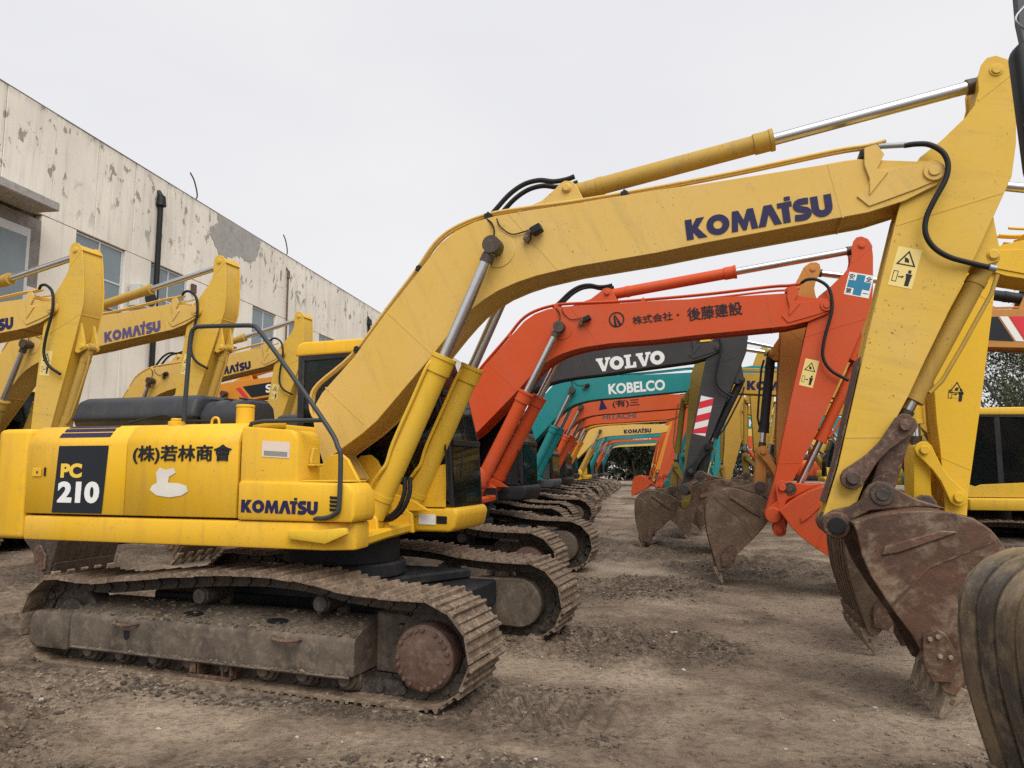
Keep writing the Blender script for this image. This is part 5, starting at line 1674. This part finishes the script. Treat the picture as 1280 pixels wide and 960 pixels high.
near_r = lambda n: (rng.uniform(-4.2, 4.2, n), 3.4 + rng.random(n) ** 1.6 * 9)
clods(26000, 'mud_clods', .011, MUD, near_r)
MUDD = grime('wet_clods', (.042, .029, .020), (.080, .057, .040), (.14, .105, .075), 14, (.5, .9), 0, .6)
clods(60000, 'wet_mud_clods', .0115, MUDD, lambda n: (rng.uniform(-4.4, 4.4, n), 3.3 + rng.random(n) ** 1.5 * 10), 1)
clods(500, 'gravel', .011, plain('pale_stone', (.42, .38, .32), .8, 0, .5, 30), near_r)

# mud caked on the near track frame of the front machine
mbm = MB()
cube = [(-1, -1, -1), (1, -1, -1), (1, 1, -1), (-1, 1, -1), (-1, -1, 1), (1, -1, 1), (1, 1, 1), (-1, 1, 1)]
rs = Matrix.Rotation(-math.radians(3), 4, 'Z')
cm = random.Random(5)
for k in range(1700):
    x = cm.uniform(-2.2, 1.0)
    if (fbm(np.array([x * 1.0]), np.array([3.3]), 2.0, 3, 12)[0] < .42) and cm.random() < .8:
        continue
    u = cm.random() ** 1.6
    if x < -1.84:
        y, z = -1.1 - .26 + .2 * u, .462
    else:
        y, z = -1.1 - .235 + .30 * u, .470 + .085 * u
    rr = .0055 * math.exp(min(1.0, cm.gauss(0, .6)))
    if cm.random() < .25:                          # on the lower ledge
        y, z = -1.1 - .272 + cm.uniform(-.008, .008), .202
        x = max(x, -1.78)
        rr *= .6
    c = rs @ Vector((x, y, z))
    mbm.add([(c.x + a * rr * cm.uniform(.6, 1.6), c.y + b * rr * cm.uniform(.6, 1.5), c.z + d_ * rr * cm.uniform(.4, 1.1)) for a, b, d_ in cube], [(0, 3, 2, 1), (4, 5, 6, 7), (0, 1, 5, 4), (1, 2, 6, 5), (2, 3, 7, 6), (3, 0, 4, 7)])
cake = put('caked_mud', mbm.mesh('caked_mud', ang=80), grime('dry_mud', (.10, .074, .05), (.17, .128, .09), (.24, .19, .135), 12, (.8, .95)), FRONT)
cake['kind'] = 'stuff'

# ================================================================== trees
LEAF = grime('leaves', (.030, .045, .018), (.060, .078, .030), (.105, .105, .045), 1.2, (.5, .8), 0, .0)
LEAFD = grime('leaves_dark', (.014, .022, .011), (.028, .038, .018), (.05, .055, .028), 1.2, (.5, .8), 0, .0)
BARK = grime('bark', (.075, .06, .048), (.14, .115, .09), (.05, .04, .032), 3.0, (.8, .95), 0, .5)


def tree(label, x, y, h, spread, nleaf, leafsize, mat, group, base=.3, seed=0):
    rnd = random.Random(seed)
    root = empty('tree', (x, y, 0), rnd.uniform(0, 6))
    tag(root, label, 'tree', group)
    tk = MB()
    tips = []
    def limb(p, d, L, r, lev):
        n = 5
        pts = [p]
        for i in range(n):
            d = (d + Vector((rnd.uniform(-.18, .18), rnd.uniform(-.18, .18), rnd.uniform(-.03, .12)))).normalized()
            pts.append(pts[-1] + d * L / n)
        for i in range(n):
            tk.cyl(pts[i], pts[i + 1], r * (1 - .65 * i / n), r * (1 - .65 * (i + 1) / n), n=7 if lev < 2 else 4, caps=False)
        if lev < 3:
            for k in range((5, 5, 4)[lev]):
                t = rnd.uniform(base if lev == 0 else .3, 1.0)
                i = min(n - 1, int(t * n))
                q = pts[i].lerp(pts[i + 1], t * n - i)
                a = rnd.uniform(0, 2 * PI)
                nd = Vector((math.cos(a), math.sin(a), rnd.uniform(.25, .9))).normalized()
                limb(q, (nd * .8 + d * .35).normalized(), L * rnd.uniform(.42, .62) * (spread if lev == 0 else 1), r * .45 * (1 - .4 * t), lev + 1)
        if lev >= 1:
            tips.extend(pts[2:])
    limb(Vector((0, 0, -.1)), Vector((0, 0, 1)), h * .72, h * .028, 0)
    put('trunk', tk.mesh('trunk', ang=50), BARK, root)
    vs, fs = [], []
    for k in range(nleaf):
        c = rnd.choice(tips) + Vector((rnd.gauss(0, 1), rnd.gauss(0, 1), rnd.gauss(0, .8))) * h * .035
        u = Vector((rnd.gauss(0, 1), rnd.gauss(0, 1), rnd.gauss(0, 1))).normalized()
        w = u.orthogonal().normalized()
        w = (w * math.cos(rnd.random() * 6) + u.cross(w) * math.sin(rnd.random() * 6)).normalized()
        L = leafsize * rnd.uniform(.6, 1.3)
        b = len(vs)
        vs += [c - u * L, c + w * L * .45, c + u * L, c - w * L * .45]
        fs.append((b, b + 1, b + 2, b + 3))
    m2 = bpy.data.meshes.new('crown')
    m2.from_pydata([tuple(v) for v in vs], [], fs)
    put('crown', m2, mat, root)


G1 = 'sparse trees beyond the machines on the right'
for i, (x, y, h, lab) in enumerate(((20.6, 31, 7.4, 'sparse tree with bare forking trunk beyond the striped tan boom'), (22.9, 33, 7.8, 'leafy tree at the right edge behind the yellow cab'), (26.4, 36, 8.2, 'tree just outside the right edge beyond the leafy one'), (18.2, 37, 7.2, 'tree seen through the gap between the tan arm and the front arm'))):
    tree(lab, x, y, h, 1.0, 5500, .075, LEAF, G1, .22, i + 1)
G2 = 'dark trees closing the end of the lane'
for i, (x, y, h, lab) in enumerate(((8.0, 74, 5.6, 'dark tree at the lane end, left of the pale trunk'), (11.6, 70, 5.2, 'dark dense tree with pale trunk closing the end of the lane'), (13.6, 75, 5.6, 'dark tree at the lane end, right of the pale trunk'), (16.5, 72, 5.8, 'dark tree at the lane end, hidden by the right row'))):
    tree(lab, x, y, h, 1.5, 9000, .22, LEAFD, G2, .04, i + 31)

# a far wood that closes the view behind the last machines
wv, wf = [], []
wr = random.Random(99)
for k in range(42000):
    x = wr.uniform(-30, 130)
    top = 6.0 + 2.2 * math.sin(x * .21) + 1.6 * math.sin(x * .57 + 1) + .9 * math.sin(x * 1.3)
    z = top * (wr.random() ** .8)
    c = Vector((x, 104 + x * -.12 + wr.gauss(0, 1.8), z))
    u = Vector((wr.gauss(0, 1), wr.gauss(0, 1), wr.gauss(0, 1))).normalized()
    w = u.orthogonal().normalized()
    L = wr.uniform(.22, .55)
    b = len(wv)
    wv += [c - u * L, c + w * L * .5, c + u * L, c - w * L * .5]
    wf.append((b, b + 1, b + 2, b + 3))
me_ = bpy.data.meshes.new('far_wood')
me_.from_pydata([tuple(v) for v in wv], [], wf)
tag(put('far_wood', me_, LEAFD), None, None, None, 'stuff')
